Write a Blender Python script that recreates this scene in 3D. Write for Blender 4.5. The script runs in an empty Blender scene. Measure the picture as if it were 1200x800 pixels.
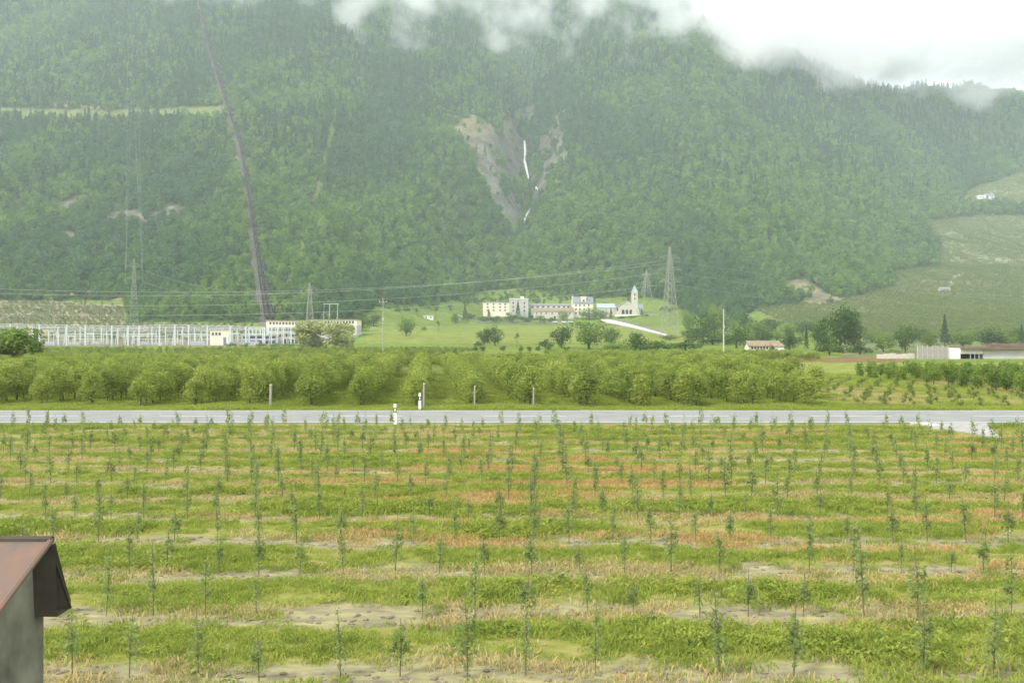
import bpy, bmesh, math, random
import numpy as np
from mathutils import Vector, Matrix
random.seed(7); rng = np.random.default_rng(7)
SC = bpy.context.scene; COL = SC.collection
R = math.radians
# ------------------------------------------------------------------ camera, sky, sun, exposure
CAMZ, HOR, F = 4.5, 394.0, 1200.0          # eye height (m), horizon row and focal length on a 1200 px wide frame
cam_d = bpy.data.cameras.new('camera'); cam = bpy.data.objects.new('camera', cam_d); COL.objects.link(cam)
cam.location = (0, 0, CAMZ); cam.rotation_euler = (R(90), 0, 0)
cam_d.sensor_width = 36.0; cam_d.lens = 36.0; cam_d.shift_y = -6.0/1200.0
cam_d.clip_start = 0.1; cam_d.clip_end = 20000
SC.camera = cam
SUN_EL, SUN_AZ = 46.0, 228.0                # azimuth measured from +Y (view direction) towards +X
world = bpy.data.worlds.new('World'); SC.world = world; world.use_nodes = True
wn, wl = world.node_tree.nodes, world.node_tree.links
wn.clear()
def wnode(t, **k):
    n = wn.new(t)
    for a, v in k.items(): setattr(n, a, v)
    return n
w_out = wnode('ShaderNodeOutputWorld'); w_bg = wnode('ShaderNodeBackground'); w_bg.inputs['Strength'].default_value = 0.1
sky = wnode('ShaderNodeTexSky', sky_type='NISHITA', sun_disc=False)
sky.sun_elevation = R(SUN_EL); sky.sun_rotation = R(SUN_AZ); sky.altitude = 500
w_tc = wnode('ShaderNodeTexCoord'); w_map = wnode('ShaderNodeMapping'); w_map.inputs['Scale'].default_value = (1.0, 1.0, 1.9)
w_n = wnode('ShaderNodeTexNoise'); w_n.inputs['Scale'].default_value = 6.5; w_n.inputs['Detail'].default_value = 7; w_n.inputs['Roughness'].default_value = 0.55
w_cr = wnode('ShaderNodeValToRGB')
w_cr.color_ramp.elements[0].position = 0.37; w_cr.color_ramp.elements[0].color = (2.3, 2.4, 2.5, 1)
w_cr.color_ramp.elements[1].position = 0.49; w_cr.color_ramp.elements[1].color = (8.6, 8.7, 8.7, 1)
w_mix = wnode('ShaderNodeMixRGB'); w_mix.inputs['Fac'].default_value = 0.86      # cloud deck over the clear sky
wl.new(w_tc.outputs['Generated'], w_map.inputs['Vector']); wl.new(w_map.outputs['Vector'], w_n.inputs['Vector'])
wl.new(w_n.outputs['Fac'], w_cr.inputs['Fac']); wl.new(sky.outputs['Color'], w_mix.inputs['Color1']); wl.new(w_cr.outputs['Color'], w_mix.inputs['Color2'])
wl.new(w_mix.outputs['Color'], w_bg.inputs['Color']); wl.new(w_bg.outputs['Background'], w_out.inputs['Surface'])
sun_d = bpy.data.lights.new('sun', 'SUN'); sun_d.energy = 1.5; sun_d.angle = R(12); sun_d.color = (1.0, 0.96, 0.88)
sun = bpy.data.objects.new('sun', sun_d); COL.objects.link(sun)
sd = Vector((math.sin(R(SUN_AZ))*math.cos(R(SUN_EL)), math.cos(R(SUN_AZ))*math.cos(R(SUN_EL)), math.sin(R(SUN_EL))))
sun.rotation_euler = sd.to_track_quat('Z', 'Y').to_euler()
SC.view_settings.view_transform = 'Standard'; SC.view_settings.look = 'None'
SC.view_settings.exposure = 1.5; SC.view_settings.gamma = 1.0; SC.view_settings.use_curve_mapping = False
SC.cycles.max_bounces = 8; SC.cycles.diffuse_bounces = 3; SC.cycles.transmission_bounces = 4; SC.cycles.volume_bounces = 6
SC.cycles.use_denoising = True

# ------------------------------------------------------------------ materials
MATS = {}
def newmat(name):
    m = bpy.data.materials.new(name); m.use_nodes = True; m.node_tree.nodes.clear(); MATS[name] = m
    return m, m.node_tree.nodes, m.node_tree.links
def ramp(nodes, stops):
    r = nodes.new('ShaderNodeValToRGB'); el = r.color_ramp.elements
    while len(el) < len(stops): el.new(0.5)
    for e, (p, c) in zip(el, stops): e.position = p; e.color = (*c, 1)
    return r
def noise(nodes, links, scale, detail=4, rough=0.55, vec=None):
    n = nodes.new('ShaderNodeTexNoise'); n.inputs['Scale'].default_value = scale; n.inputs['Detail'].default_value = detail; n.inputs['Roughness'].default_value = rough
    if vec is not None: links.new(vec, n.inputs['Vector'])
    return n
def plain(name, col, rough=0.8, var=0.18, scale=1.5, metal=0.0, bump=0.0):
    """one base colour broken by weathering noise"""
    m, N, L = newmat(name)
    o = N.new('ShaderNodeOutputMaterial'); b = N.new('ShaderNodeBsdfPrincipled')
    tc = N.new('ShaderNodeTexCoord')
    n = noise(N, L, scale, 6, 0.6, tc.outputs['Object'])
    c = Vector(col)
    r = ramp(N, [(0.3, tuple(c*(1-var))), (0.7, tuple(min(1, v*(1+var)) for v in c))])
    L.new(n.outputs['Fac'], r.inputs['Fac']); L.new(r.outputs['Color'], b.inputs['Base Color'])
    b.inputs['Roughness'].default_value = rough; b.inputs['Specular IOR Level'].default_value = 0.5 if rough < 0.75 else 0.08; b.inputs['Metallic'].default_value = metal
    if bump:
        bp = N.new('ShaderNodeBump'); bp.inputs['Strength'].default_value = bump; L.new(n.outputs['Fac'], bp.inputs['Height']); L.new(bp.outputs['Normal'], b.inputs['Normal'])
    L.new(b.outputs['BSDF'], o.inputs['Surface'])
    return m
def foliage(name, stops, trans=0.3, nscale=0.6, tintcol=None):
    """leaf colour: picked per tree, varied over the leaves by noise; light passes through the leaves"""
    m, N, L = newmat(name)
    o = N.new('ShaderNodeOutputMaterial'); d = N.new('ShaderNodeBsdfDiffuse'); t = N.new('ShaderNodeBsdfTranslucent'); mx = N.new('ShaderNodeMixShader')
    oi = N.new('ShaderNodeObjectInfo'); tc = N.new('ShaderNodeTexCoord')
    n = noise(N, L, nscale, 3, 0.6, tc.outputs['Object'])
    a = N.new('ShaderNodeMath'); a.operation = 'MULTIPLY_ADD'; a.inputs[1].default_value = 0.55; L.new(oi.outputs['Random'], a.inputs[0])
    b2 = N.new('ShaderNodeMath'); b2.operation = 'MULTIPLY_ADD'; b2.inputs[1].default_value = 1.1; b2.inputs[2].default_value = -0.33
    L.new(n.outputs['Fac'], b2.inputs[0]); L.new(b2.outputs[0], a.inputs[2])
    r = ramp(N, stops); L.new(a.outputs[0], r.inputs['Fac'])
    colr = r.outputs['Color']
    if tintcol:
        at = N.new('ShaderNodeAttribute'); at.attribute_type = 'INSTANCER'; at.attribute_name = 'tint'
        mm = N.new('ShaderNodeMixRGB'); L.new(at.outputs['Fac'], mm.inputs['Fac']); L.new(colr, mm.inputs['Color1']); mm.inputs['Color2'].default_value = (*tintcol, 1); colr = mm.outputs['Color']
    L.new(colr, d.inputs['Color']); L.new(colr, t.inputs['Color'])
    mx.inputs['Fac'].default_value = trans; L.new(d.outputs[0], mx.inputs[1]); L.new(t.outputs[0], mx.inputs[2]); L.new(mx.outputs[0], o.inputs['Surface'])
    return m

plain('bark', (0.10, 0.08, 0.06), 0.9, 0.3, 6)
foliage('leaf_orchard', [(0.0, (0.14, 0.19, 0.045)), (0.5, (0.24, 0.30, 0.065)), (1.0, (0.36, 0.40, 0.09))], 0.36, 1.3)
foliage('leaf_sapling', [(0.0, (0.19, 0.245, 0.085)), (0.6, (0.27, 0.33, 0.115)), (1.0, (0.36, 0.41, 0.14))], 0.5, 3)
foliage('leaf_young', [(0.0, (0.11, 0.15, 0.05)), (0.6, (0.19, 0.23, 0.065)), (1.0, (0.27, 0.30, 0.09))], 0.35, 2)
foliage('leaf_tree', [(0.0, (0.044, 0.080, 0.026)), (0.55, (0.085, 0.141, 0.038)), (1.0, (0.153, 0.216, 0.048))], 0.25, 0.4)
foliage('leaf_light', [(0.0, (0.093, 0.152, 0.032)), (0.5, (0.162, 0.240, 0.048)), (1.0, (0.238, 0.304, 0.072))], 0.3, 0.4)
foliage('leaf_willow', [(0.0, (0.24, 0.26, 0.10)), (0.5, (0.32, 0.35, 0.14)), (1.0, (0.40, 0.42, 0.18))], 0.35, 0.4)
foliage('leaf_conifer', [(0.0, (0.04, 0.075, 0.035)), (0.6, (0.065, 0.11, 0.045)), (1.0, (0.10, 0.15, 0.055))], 0.15, 0.4)
foliage('leaf_forest', [(0.0, (0.055, 0.105, 0.027)), (0.4, (0.11, 0.195, 0.043)), (0.75, (0.185, 0.28, 0.06)), (1.0, (0.30, 0.355, 0.09))], 0.28, 0.15, (0.045, 0.105, 0.05))
foliage('leaf_vine', [(0.0, (0.096, 0.132, 0.036)), (0.6, (0.144, 0.192, 0.048)), (1.0, (0.216, 0.240, 0.072))], 0.25, 0.5)
foliage('weed_green', [(0.0, (0.15, 0.205, 0.04)), (0.5, (0.28, 0.34, 0.065)), (1.0, (0.44, 0.46, 0.11))], 0.5, 1.5)
foliage('weed_dry', [(0.0, (0.36, 0.35, 0.16)), (0.4, (0.44, 0.39, 0.18)), (0.78, (0.48, 0.37, 0.16)), (1.0, (0.52, 0.45, 0.24))], 0.4, 1.0, (0.48, 0.31, 0.115))

# ------------------------------------------------------------------ terrain
_L = rng.random((256, 256))
def vnoise(x, y):
    x = np.asarray(x, float); y = np.asarray(y, float)
    xi = np.floor(x).astype(int); yi = np.floor(y).astype(int); fx = x-xi; fy = y-yi
    fx = fx*fx*(3-2*fx); fy = fy*fy*(3-2*fy)
    g = lambda a, b: _L[a & 255, b & 255]
    return (g(xi, yi)*(1-fx)+g(xi+1, yi)*fx)*(1-fy)+(g(xi, yi+1)*(1-fx)+g(xi+1, yi+1)*fx)*fy
def fbm(x, y, o=4):
    s = 0; a = 0.5; t = 0
    for k in range(o):
        s = s+a*vnoise(x*2**k+17.3*k, y*2**k+5.1*k); t += a; a *= 0.5
    return s/t
# rows of (image row, distance in metres) of the ground along sight lines, used to survey the slope
PROFILE = {
 -900: [(404.5,500),(402.5,550),(380,610),(355,690),(200,1080),(0,1750),(-60,2000)],
 -100: [(404.5,500),(402.5,550),(378,612),(353,690),(300,810),(200,1080),(132,1300),(124,1350),(0,1800),(-60,2050)],
 140: [(404.5,500),(402.5,550),(378,608),(353,680),(300,800),(200,1060),(134,1270),(126,1320),(0,1760),(-60,2000)],
 300: [(404.5,500),(402.5,550),(380,595),(340,680),(300,785),(200,1060),(100,1380),(0,1740),(-60,2000)],
 390: [(408,400),(404,470),(402,530),(382,590),(345,690),(300,810),(200,1090),(100,1430),(0,1850),(-60,2080)],
 420: [(410,337),(404,440),(388,560),(368,640),(345,720),(300,850),(200,1130),(100,1480),(40,1750),(-60,2150)],
 500: [(410,337),(402,440),(386,640),(374,760),(350,840),(300,960),(200,1200),(120,1500),(60,1780),(-60,2250)],
 560: [(410,337),(402,440),(388,680),(379,820),(366,870),(345,970),(300,1060),(260,1120),(200,1250),(130,1450),(75,1750),(20,2050),(-60,2400)],
 615: [(410,337),(402,440),(388,680),(379,820),(366,870),(345,960),(310,1070),(268,1290),(240,1450),(215,1540),(170,1610),(130,1800),(78,2150),(30,2350),(-60,2680)],
 588: [(410,337),(402,440),(388,680),(379,820),(366,870),(345,966),(300,1075),(260,1170),(200,1310),(130,1520),(75,1820),(20,2120),(-60,2480)],
 645: [(410,337),(402,440),(388,680),(379,820),(367,870),(345,955),(300,1040),(255,1150),(200,1320),(130,1560),(65,1880),(15,2130),(-60,2480)],
 690: [(410,337),(402,440),(388,680),(379,820),(368,870),(345,950),(300,1030),(250,1130),(200,1260),(130,1480),(60,1800),(5,2050),(-60,2350)],
 790: [(408,360),(402,440),(396,520),(380,760),(362,870),(300,1010),(200,1280),(100,1610),(30,1900),(5,2050),(-40,2300)],
 840: [(408,360),(402,460),(392,560),(380,700),(362,820),(300,990),(200,1290),(100,1650),(36,1960),(60,2250),(80,2600)],
 920: [(408,360),(402,470),(390,600),(374,730),(355,830),(300,1010),(200,1350),(120,1650),(57,1960),(85,2250),(100,2600)],
 1000: [(408,360),(402,480),(388,620),(368,760),(345,860),(300,1060),(200,1440),(130,1720),(94,1950),(115,2250),(130,2600)],
 1060: [(408,360),(403,480),(388,620),(368,760),(340,930),(315,1080),(255,1360),(200,1600),(150,1820),(106,2050),(125,2300),(140,2600)],
 1120: [(408,360),(403,480),(388,620),(368,760),(340,960),(300,1220),(255,1500),(230,1600),(200,1720),(150,1920),(112,2120),(130,2350),(150,2600)],
 1240: [(408,360),(403,480),(388,620),(366,780),(340,980),(290,1300),(250,1540),(200,1800),(150,2020),(116,2200),(135,2400),(155,2700)],
 2100: [(408,360),(403,480),(388,620),(366,780),(340,980),(290,1300),(250,1540),(200,1800),(150,2020),(118,2200),(135,2400),(155,2700)],
}
TY = np.concatenate([np.linspace(200, 1000, 161), np.linspace(1010, 2800, 180)])
TPX = np.arange(-900, 2101, 10.0)
_cols = sorted(PROFILE)
_tab = []
for c in _cols:
    ys = [200, 300]+[p[1] for p in PROFILE[c] if p[1] > 330]
    zs = [0, 0]+[max(0.0, CAMZ-(p[0]-HOR)*p[1]/F) for p in PROFILE[c] if p[1] > 330]
    _tab.append(np.interp(TY, ys, zs))
_tab = np.array(_tab)
TAB = np.array([np.interp(TPX, _cols, _tab[:, j]) for j in range(len(TY))]).T      # [px, Y]
def _smooth(a, ax, n):
    k = np.hanning(n+2)[1:-1]; k /= k.sum()
    pad = [(0, 0), (0, 0)]; pad[ax] = (n//2, n//2)
    return np.apply_along_axis(lambda v: np.convolve(v, k, 'valid'), ax, np.pad(a, pad, 'edge'))
TAB = _smooth(TAB, 0, 5); TAB = _smooth(TAB, 1, 7)
def linedist(px, py, line):
    d = np.full(np.shape(px), 1e9)
    for (x0, y0), (x1, y1) in zip(line[:-1], line[1:]):
        dx, dy = x1-x0, y1-y0; t = np.clip(((px-x0)*dx+(py-y0)*dy)/(dx*dx+dy*dy), 0, 1)
        d = np.minimum(d, np.hypot(px-x0-t*dx, py-y0-t*dy))
    return d
PEN = [(228,-40),(232,0),(240,40),(254,90),(267,130),(281,175),(289,220),(296,270),(303,320),(311,377)]
def height(X, Y):
    X = np.asarray(X, float); Y = np.asarray(Y, float)
    px = np.clip(600+F*X/np.maximum(Y, 60), -900, 2090)
    i = (px+900)/10.0; i0 = np.clip(np.floor(i).astype(int), 0, len(TPX)-2); fi = i-i0
    Yc = np.clip(Y, 200, 2799)
    j = np.where(Yc < 1000, (Yc-200)/5.0, 160+(Yc-1000)/10.0); j0 = np.clip(np.floor(j).astype(int), 0, len(TY)-2); fj = np.clip(j-j0, 0, 1)
    z = (TAB[i0, j0]*(1-fi)+TAB[i0+1, j0]*fi)*(1-fj)+(TAB[i0, j0+1]*(1-fi)+TAB[i0+1, j0+1]*fi)*fj
    a = np.clip((z-30)/90, 0, 1)
    pyb = HOR-(z-CAMZ)*F/np.maximum(Y, 60); a = a*np.clip((linedist(px, pyb, PEN)-8)/30, 0, 1)     # the pipe corridor is graded
    z = z+a*(62*(fbm(X/150.0+3, Y/420.0+9, 4)-0.5)+24*(np.abs(fbm(X/75.0+40, Y/260.0, 3)-0.5)*2-0.3))
    return z
def project(X, Y, Z): return 600+F*X/Y, HOR-(Z-CAMZ)*F/Y
_MY = np.concatenate([np.arange(60, 1000, 1.0), np.arange(1000, 2780, 2.0)])
def hit(px, py, default=2600):
    """where the sight line through a point of the photograph meets the ground"""
    X = (px-600)/F*_MY; zr = CAMZ-(py-HOR)/F*_MY
    g = height(X, _MY) >= zr
    k = int(np.argmax(g)) if g.any() else len(_MY)-1
    Y = float(_MY[k]); X = (px-600)/F*Y
    return Vector((X, Y, float(height(X, Y))))
def hz(x, y): return float(height(x, y))
def inpoly(px, py, poly):
    px = np.asarray(px); py = np.asarray(py); r = np.zeros(px.shape, bool); n = len(poly)
    for i in range(n):
        x0, y0 = poly[i]; x1, y1 = poly[(i+1) % n]
        if y0 == y1: continue
        c = ((y0 > py) != (y1 > py)) & (px < (x1-x0)*(py-y0)/(y1-y0)+x0)
        r ^= c
    return r
CUT = [(394,125),(374,210),(358,270),(338,332)]
LOWER = [(-900,351),(146,352),(150,378),(415,378),(440,360),(535,353),(552,344),(600,338),(630,340),(650,345),(700,349),(760,346),(800,362),(830,376),(865,377),(882,364),(925,359),(1000,346)]
VRIGHT = [(985,420),(985,352),(1050,336),(1046,318),(1098,313),(1102,292),(1084,258),(1140,254),(1122,240),(1136,222),(1170,211),(1210,197),(1500,150),(2100,140),(2100,420)]
VLEFT = [(-400,352),(60,352),(144,358),(146,378),(300,381),(300,403),(-400,403)]
VMID = [(880,362),(925,358),(985,352),(1000,372),(985,386),(930,382)]
ROCKS = [[(529,147),(546,135),(562,137),(576,150),(588,168),(602,205),(614,250),(602,265),(584,242),(564,202),(552,170),(540,156)],
 [(590,140),(601,141),(612,168),(613,215),(600,205),(588,165)], [(603,130),(632,122),(624,137),(607,142)],
 [(622,170),(652,152),(662,168),(648,205),(632,245),(622,235)], [(648,180),(672,176),(664,200),(645,205)], [(585,240),(612,250),(618,262),(600,262)],
 [(640,140),(668,124),(674,130),(650,150)], [(510,200),(540,194),(542,202),(515,206)]]
SLIDE = [(918,329),(945,327),(955,334),(966,343),(990,351),(972,357),(946,356),(942,342),(930,336)]
CLIFFS = [(55,236),(110,226),(200,228),(262,236),(262,256),(190,262),(185,285),(168,285),(160,258),(90,275),(60,292)]
def masks(px, py, X, Y):
    """what grows where: forest, rock, meadow, vines"""
    n1 = fbm(X/26.0, Y/30.0, 3); n2 = fbm(X/12.0+9, Y/14.0, 2)
    rock = np.zeros(np.shape(px), bool)
    for k, p in enumerate(ROCKS): rock |= inpoly(px+10*(n1-.5), py+10*(n2-.5), p) & (n2 > (0.18 if k < 2 else 0.40))
    rock |= inpoly(px, py, SLIDE)
    rock |= linedist(px, py, [(614,166),(616,190),(620,216)]) < 4.5
    rock |= linedist(px, py, [(629,222),(620,250),(614,265)]) < 2.5
    rock |= inpoly(px, py, CLIFFS) & (n1 > 0.56)
    rock |= (linedist(px, py, [(20,345),(60,349),(110,340),(128,352),(144,350)]) < 1.3+3*(n1-.5)) & (px > 60)
    shade = np.zeros(np.shape(px), bool)       # keep crowns from hiding the bare rock above them
    for q in ROCKS[:3]+[SLIDE]: shade |= inpoly(px, py-6, q) | inpoly(px, py-3, q)
    shade |= linedist(px-2, py-5, PEN) < np.interp(py, [0, 200, 380], [2.5, 5, 8])
    terr = (linedist(px, py, [(-300,130),(0,129),(120,133),(190,130),(260,128)]) < 3.2+4*(n1-.5))
    for dy in (4, 8): shade |= linedist(px, py-dy, [(-300,130),(0,129),(120,133),(190,130),(260,128)]) < 2.6
    shade |= linedist(px-1, py-5, CUT) < 1.8
    path = (linedist(px, py, [(44,116),(70,124),(128,127)]) < 1.6)
    pen = linedist(px, py, PEN) < np.interp(py, [0, 200, 380], [3.6, 6.2, 9.0])
    low = np.interp(px, [p[0] for p in LOWER], [p[1] for p in LOWER])
    vr = inpoly(px, py, VRIGHT); vl = inpoly(px, py, VLEFT); vm = inpoly(px, py, VMID)
    forest = (py < low+4*(n1-.5)) & ~vr & ~vl & ~vm
    forest |= inpoly(px, py, [(1118,252),(1125,241),(1500,236),(1500,254)])
    cut = (linedist(px, py, CUT) < 2.2) & (n1 > 0.45)
    return dict(forest=forest & ~rock & ~shade & ~terr & ~path & ~pen & ~cut, rock=rock | path, pen=pen, terr=terr | cut, vine=(vr | vl | vm) & ~forest & ~rock, vr=vr, vl=vl, vm=vm)

def link(name, me, mat=None, parent=None):
    o = bpy.data.objects.new(name, me); COL.objects.link(o)
    if mat and me is not None and not me.materials: me.materials.append(MATS[mat])
    if parent: o.parent = parent
    return o
def tag(o, label=None, cat=None, group=None, kind=None):
    if label: o['label'] = label
    if cat: o['category'] = cat
    if group: o['group'] = group
    if kind: o['kind'] = kind
    return o
def empty(name, loc=(0,0,0), rz=0.0):
    o = bpy.data.objects.new(name, None); COL.objects.link(o); o.location = loc; o.rotation_euler = (0, 0, rz); o.empty_display_size = 0.3
    return o
def gridmesh(name, V, nu, nv, cols=None):
    me = bpy.data.meshes.new(name)
    i = np.arange(nu-1)[:, None]*nv+np.arange(nv-1)[None, :]
    F4 = np.stack([i, i+nv, i+nv+1, i+1], -1).reshape(-1, 4)
    me.vertices.add(len(V)); me.vertices.foreach_set('co', V.astype(np.float32).ravel())
    me.loops.add(F4.size); me.loops.foreach_set('vertex_index', F4.ravel().astype(np.int32))
    me.polygons.add(len(F4)); me.polygons.foreach_set('loop_start', np.arange(0, F4.size, 4, dtype=np.int32))
    me.polygons.foreach_set('use_smooth', np.ones(len(F4), bool))
    if cols is not None:
        a = me.attributes.new('Col', 'FLOAT_COLOR', 'POINT'); a.data.foreach_set('color', np.c_[cols, np.ones(len(cols))].astype(np.float32).ravel())
    me.update(calc_edges=True); me.validate()
    return me
# the sheet itself, denser inside the view
upx = np.concatenate([np.linspace(-900, -120, 60), np.linspace(-116, 1316, 420), np.linspace(1330, 2100, 60)])
uY = np.concatenate([np.array([11.0, 20, 40, 52, 62, 80, 110, 150]), np.linspace(200, 480, 40), np.geomspace(486, 2750, 430)])
PXg, Yg = np.meshgrid(upx, uY, indexing='ij')
Xg = (PXg-600)/F*Yg; Zg = height(Xg, Yg)
_, PYg = project(Xg, Yg, Zg)
M = masks(PXg, PYg, Xg, Yg)
colg = np.zeros(Xg.shape+(3,)); n3 = fbm(Xg/40.0, Yg/40.0, 4)[..., None]; n4 = fbm(Xg/9.0, Yg/11.0, 3)[..., None]
mead = np.array([0.125, 0.168, 0.036])*(0.75+0.5*n3); colg[:] = mead
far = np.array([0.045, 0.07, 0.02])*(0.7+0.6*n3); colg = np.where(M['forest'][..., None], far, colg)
dry = np.array([0.18, 0.195, 0.05])*(0.8+0.5*n4)
colg = np.where(((PXg > 430) & (PXg < 800) & (PYg > 382) & (PYg < 402) & (Yg < 860))[..., None], dry*0.55+mead*0.45, colg)
vine_r = np.array([0.125, 0.145, 0.06])*(0.75+0.5*n3); vine_l = np.array([0.21, 0.185, 0.11])*(0.75+0.5*n4)
colg = np.where((M['vine'] & (M['vr'] | M['vm']))[..., None], vine_r, colg); colg = np.where((M['vine'] & M['vl'])[..., None], vine_l, colg)
ban = (((Xg*0.35+Yg) % 95) < 3.2) & M['vr']; colg = np.where(ban[..., None], np.array([0.22, 0.20, 0.12]), colg)
colg = np.where(M['terr'][..., None], np.array([0.13, 0.15, 0.06])*(0.7+0.6*n4), colg)
rk = np.array([0.115, 0.11, 0.085])*(0.2+1.6*n4)
ochre = np.array([0.17, 0.15, 0.09])*(0.4+1.2*n4)
rk = np.where(((PYg < 158) & (PXg < 600) | (PYg > 320))[..., None], ochre, rk)
yard = (PXg < 330) & (Yg > 470) & (Yg < 556); colg = np.where(yard[..., None], np.array([0.17, 0.15, 0.11])*(0.6+.8*n4), colg)
colg = np.where(M['rock'][..., None], rk, colg)
colg = np.where(M['pen'][..., None], np.array([0.15, 0.135, 0.09])*(0.6+0.8*n4), colg)
for ln, w in ([(1086,338),(1112,336),(1118,325),(1132,319)], 1.3), ([(1134,296),(1160,303),(1230,306)], 0.9), ([(1060,246),(1100,275)], 0.0):
    colg = np.where((linedist(PXg, PYg, ln) < w)[..., None], np.array([0.36, 0.33, 0.26]), colg)
till = (Yg > 176) & (Yg < 215) & (PXg > 885) & (PXg < 1060); colg = np.where(till[..., None], np.array([0.17, 0.105, 0.06]), colg)
m, N, L = newmat('terrain')
o = N.new('ShaderNodeOutputMaterial'); b = N.new('ShaderNodeBsdfPrincipled'); b.inputs['Roughness'].default_value = 0.95; b.inputs['Specular IOR Level'].default_value = 0.0
at = N.new('ShaderNodeAttribute'); at.attribute_name = 'Col'; tc = N.new('ShaderNodeTexCoord')
nn = noise(N, L, 0.22, 6, 0.65, tc.outputs['Object']); rr = ramp(N, [(0.3, (0.62,)*3), (0.7, (1.35,)*3)]); L.new(nn.outputs['Fac'], rr.inputs['Fac'])
mm = N.new('ShaderNodeMixRGB'); mm.blend_type = 'MULTIPLY'; mm.inputs['Fac'].default_value = 1; L.new(at.outputs['Color'], mm.inputs['Color1']); L.new(rr.outputs['Color'], mm.inputs['Color2'])
L.new(mm.outputs['Color'], b.inputs['Base Color']); L.new(b.outputs['BSDF'], o.inputs['Surface'])
Zs = Zg.copy(); Zs[Yg < 64] -= 0.06
terrain = link('terrain', gridmesh('terrain', np.stack([Xg, Yg, Zs], -1).reshape(-1, 3), len(upx), len(uY), colg.reshape(-1, 3)), 'terrain')
tag(terrain, 'valley floor with meadows rising to a wooded, rocky mountainside', kind='structure')

# ------------------------------------------------------------------ small mesh kit
class MB:
    def __init__(s): s.v = []; s.f = []
    def quad(s, a, b, c, d): n = len(s.v); s.v += [tuple(a), tuple(b), tuple(c), tuple(d)]; s.f.append((n, n+1, n+2, n+3)); return s
    def tri(s, a, b, c): n = len(s.v); s.v += [tuple(a), tuple(b), tuple(c)]; s.f.append((n, n+1, n+2)); return s
    def box(s, x0, x1, y0, y1, z0, z1):
        n = len(s.v); s.v += [(x, y, z) for z in (z0, z1) for (x, y) in ((x0, y0), (x1, y0), (x1, y1), (x0, y1))]
        s.f += [tuple(n+k for k in q) for q in ((0,3,2,1),(4,5,6,7),(0,1,5,4),(1,2,6,5),(2,3,7,6),(3,0,4,7))]; return s
    def bar(s, a, b, r, r2=None, n=5, cap=True):
        a = Vector(a); b = Vector(b); d = (b-a)
        if d.length < 1e-6: return s
        d.normalize(); u = d.cross(Vector((0, 0, 1)) if abs(d.z) < 0.9 else Vector((1, 0, 0))).normalized(); w = d.cross(u)
        k = len(s.v); r2 = r if r2 is None else r2
        for p, q in ((a, r), (b, r2)):
            for i in range(n):
                t = 2*math.pi*(i+.5)/n; s.v.append(tuple(p+u*(q*math.cos(t))+w*(q*math.sin(t))))
        for i in range(n): s.f.append((k+i, k+(i+1) % n, k+n+(i+1) % n, k+n+i))
        if cap: s.f.append(tuple(k+n-1-i for i in range(n))); s.f.append(tuple(k+n+i for i in range(n)))
        return s
    def tube(s, pts, r, n=6):
        for p, q in zip(pts[:-1], pts[1:]): s.bar(p, q, r, n=n)
        return s
    def gable(s, x0, x1, y0, y1, z0, z1, axis='x', ov=0.0, th=0.25):
        """two roof slabs with thickness; the ridge runs along axis"""
        if axis == 'x':
            ym = (y0+y1)/2
            for ya, sg in ((y0, -1), (y1, 1)):
                e = ya+sg*ov; ze = z0-(z1-z0)/(abs(y1-y0)/2)*ov
                s.prism([(x0-ov, e, ze), (x1+ov, e, ze), (x1+ov, ym, z1), (x0-ov, ym, z1)], th)
        else:
            xm = (x0+x1)/2
            for xa, sg in ((x0, -1), (x1, 1)):
                e = xa+sg*ov; ze = z0-(z1-z0)/(abs(x1-x0)/2)*ov
                s.prism([(e, y0-ov, ze), (e, y1+ov, ze), (xm, y1+ov, z1), (xm, y0-ov, z1)], th)
        return s
    def prism(s, pts, th):
        n = len(s.v); k = len(pts); s.v += [tuple(p) for p in pts]+[(p[0], p[1], p[2]+th) for p in pts]
        s.f.append(tuple(n+i for i in range(k))[::-1]); s.f.append(tuple(n+k+i for i in range(k)))
        for i in range(k): s.f.append((n+i, n+(i+1) % k, n+k+(i+1) % k, n+k+i))
        return s
    def mesh(s, name, smooth=False):
        me = bpy.data.meshes.new(name); me.from_pydata(s.v, [], s.f); me.update()
        if smooth: me.polygons.foreach_set('use_smooth', [True]*len(me.polygons))
        return me
    def build(s, name, mat, parent=None, smooth=False): return link(name, s.mesh(name, smooth), mat, parent)
def copytree(o, parent=None):
    c = o.copy(); COL.objects.link(c); c.parent = parent
    for ch in o.children: copytree(ch, c)
    return c

# ------------------------------------------------------------------ foliage meshes
def leafmesh(name, centers, normals, size, rs, mat, jit=0.9, fold=True):
    """many small leaf-sized faces"""
    n = len(centers); nr = normals+rs.normal(0, jit, (n, 3)); nr /= np.linalg.norm(nr, axis=1)[:, None]+1e-9
    a = rs.normal(0, 1, (n, 3)); u = np.cross(nr, a); u /= np.linalg.norm(u, axis=1)[:, None]+1e-9; w = np.cross(nr, u)
    sz = (size*rs.uniform(0.6, 1.35, n))[:, None]
    V = np.stack([centers-u*sz, centers-w*sz*0.55+nr*sz*0.15, centers+u*sz, centers+w*sz*0.55+nr*sz*0.15], 1).reshape(-1, 3)
    me = bpy.data.meshes.new(name); F4 = np.arange(4*n).reshape(n, 4)
    me.vertices.add(4*n); me.vertices.foreach_set('co', V.astype(np.float32).ravel())
    me.loops.add(4*n); me.loops.foreach_set('vertex_index', F4.ravel().astype(np.int32))
    me.polygons.add(n); me.polygons.foreach_set('loop_start', np.arange(0, 4*n, 4, dtype=np.int32))
    me.update(calc_edges=True); me.materials.append(MATS[mat])
    return me
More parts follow.
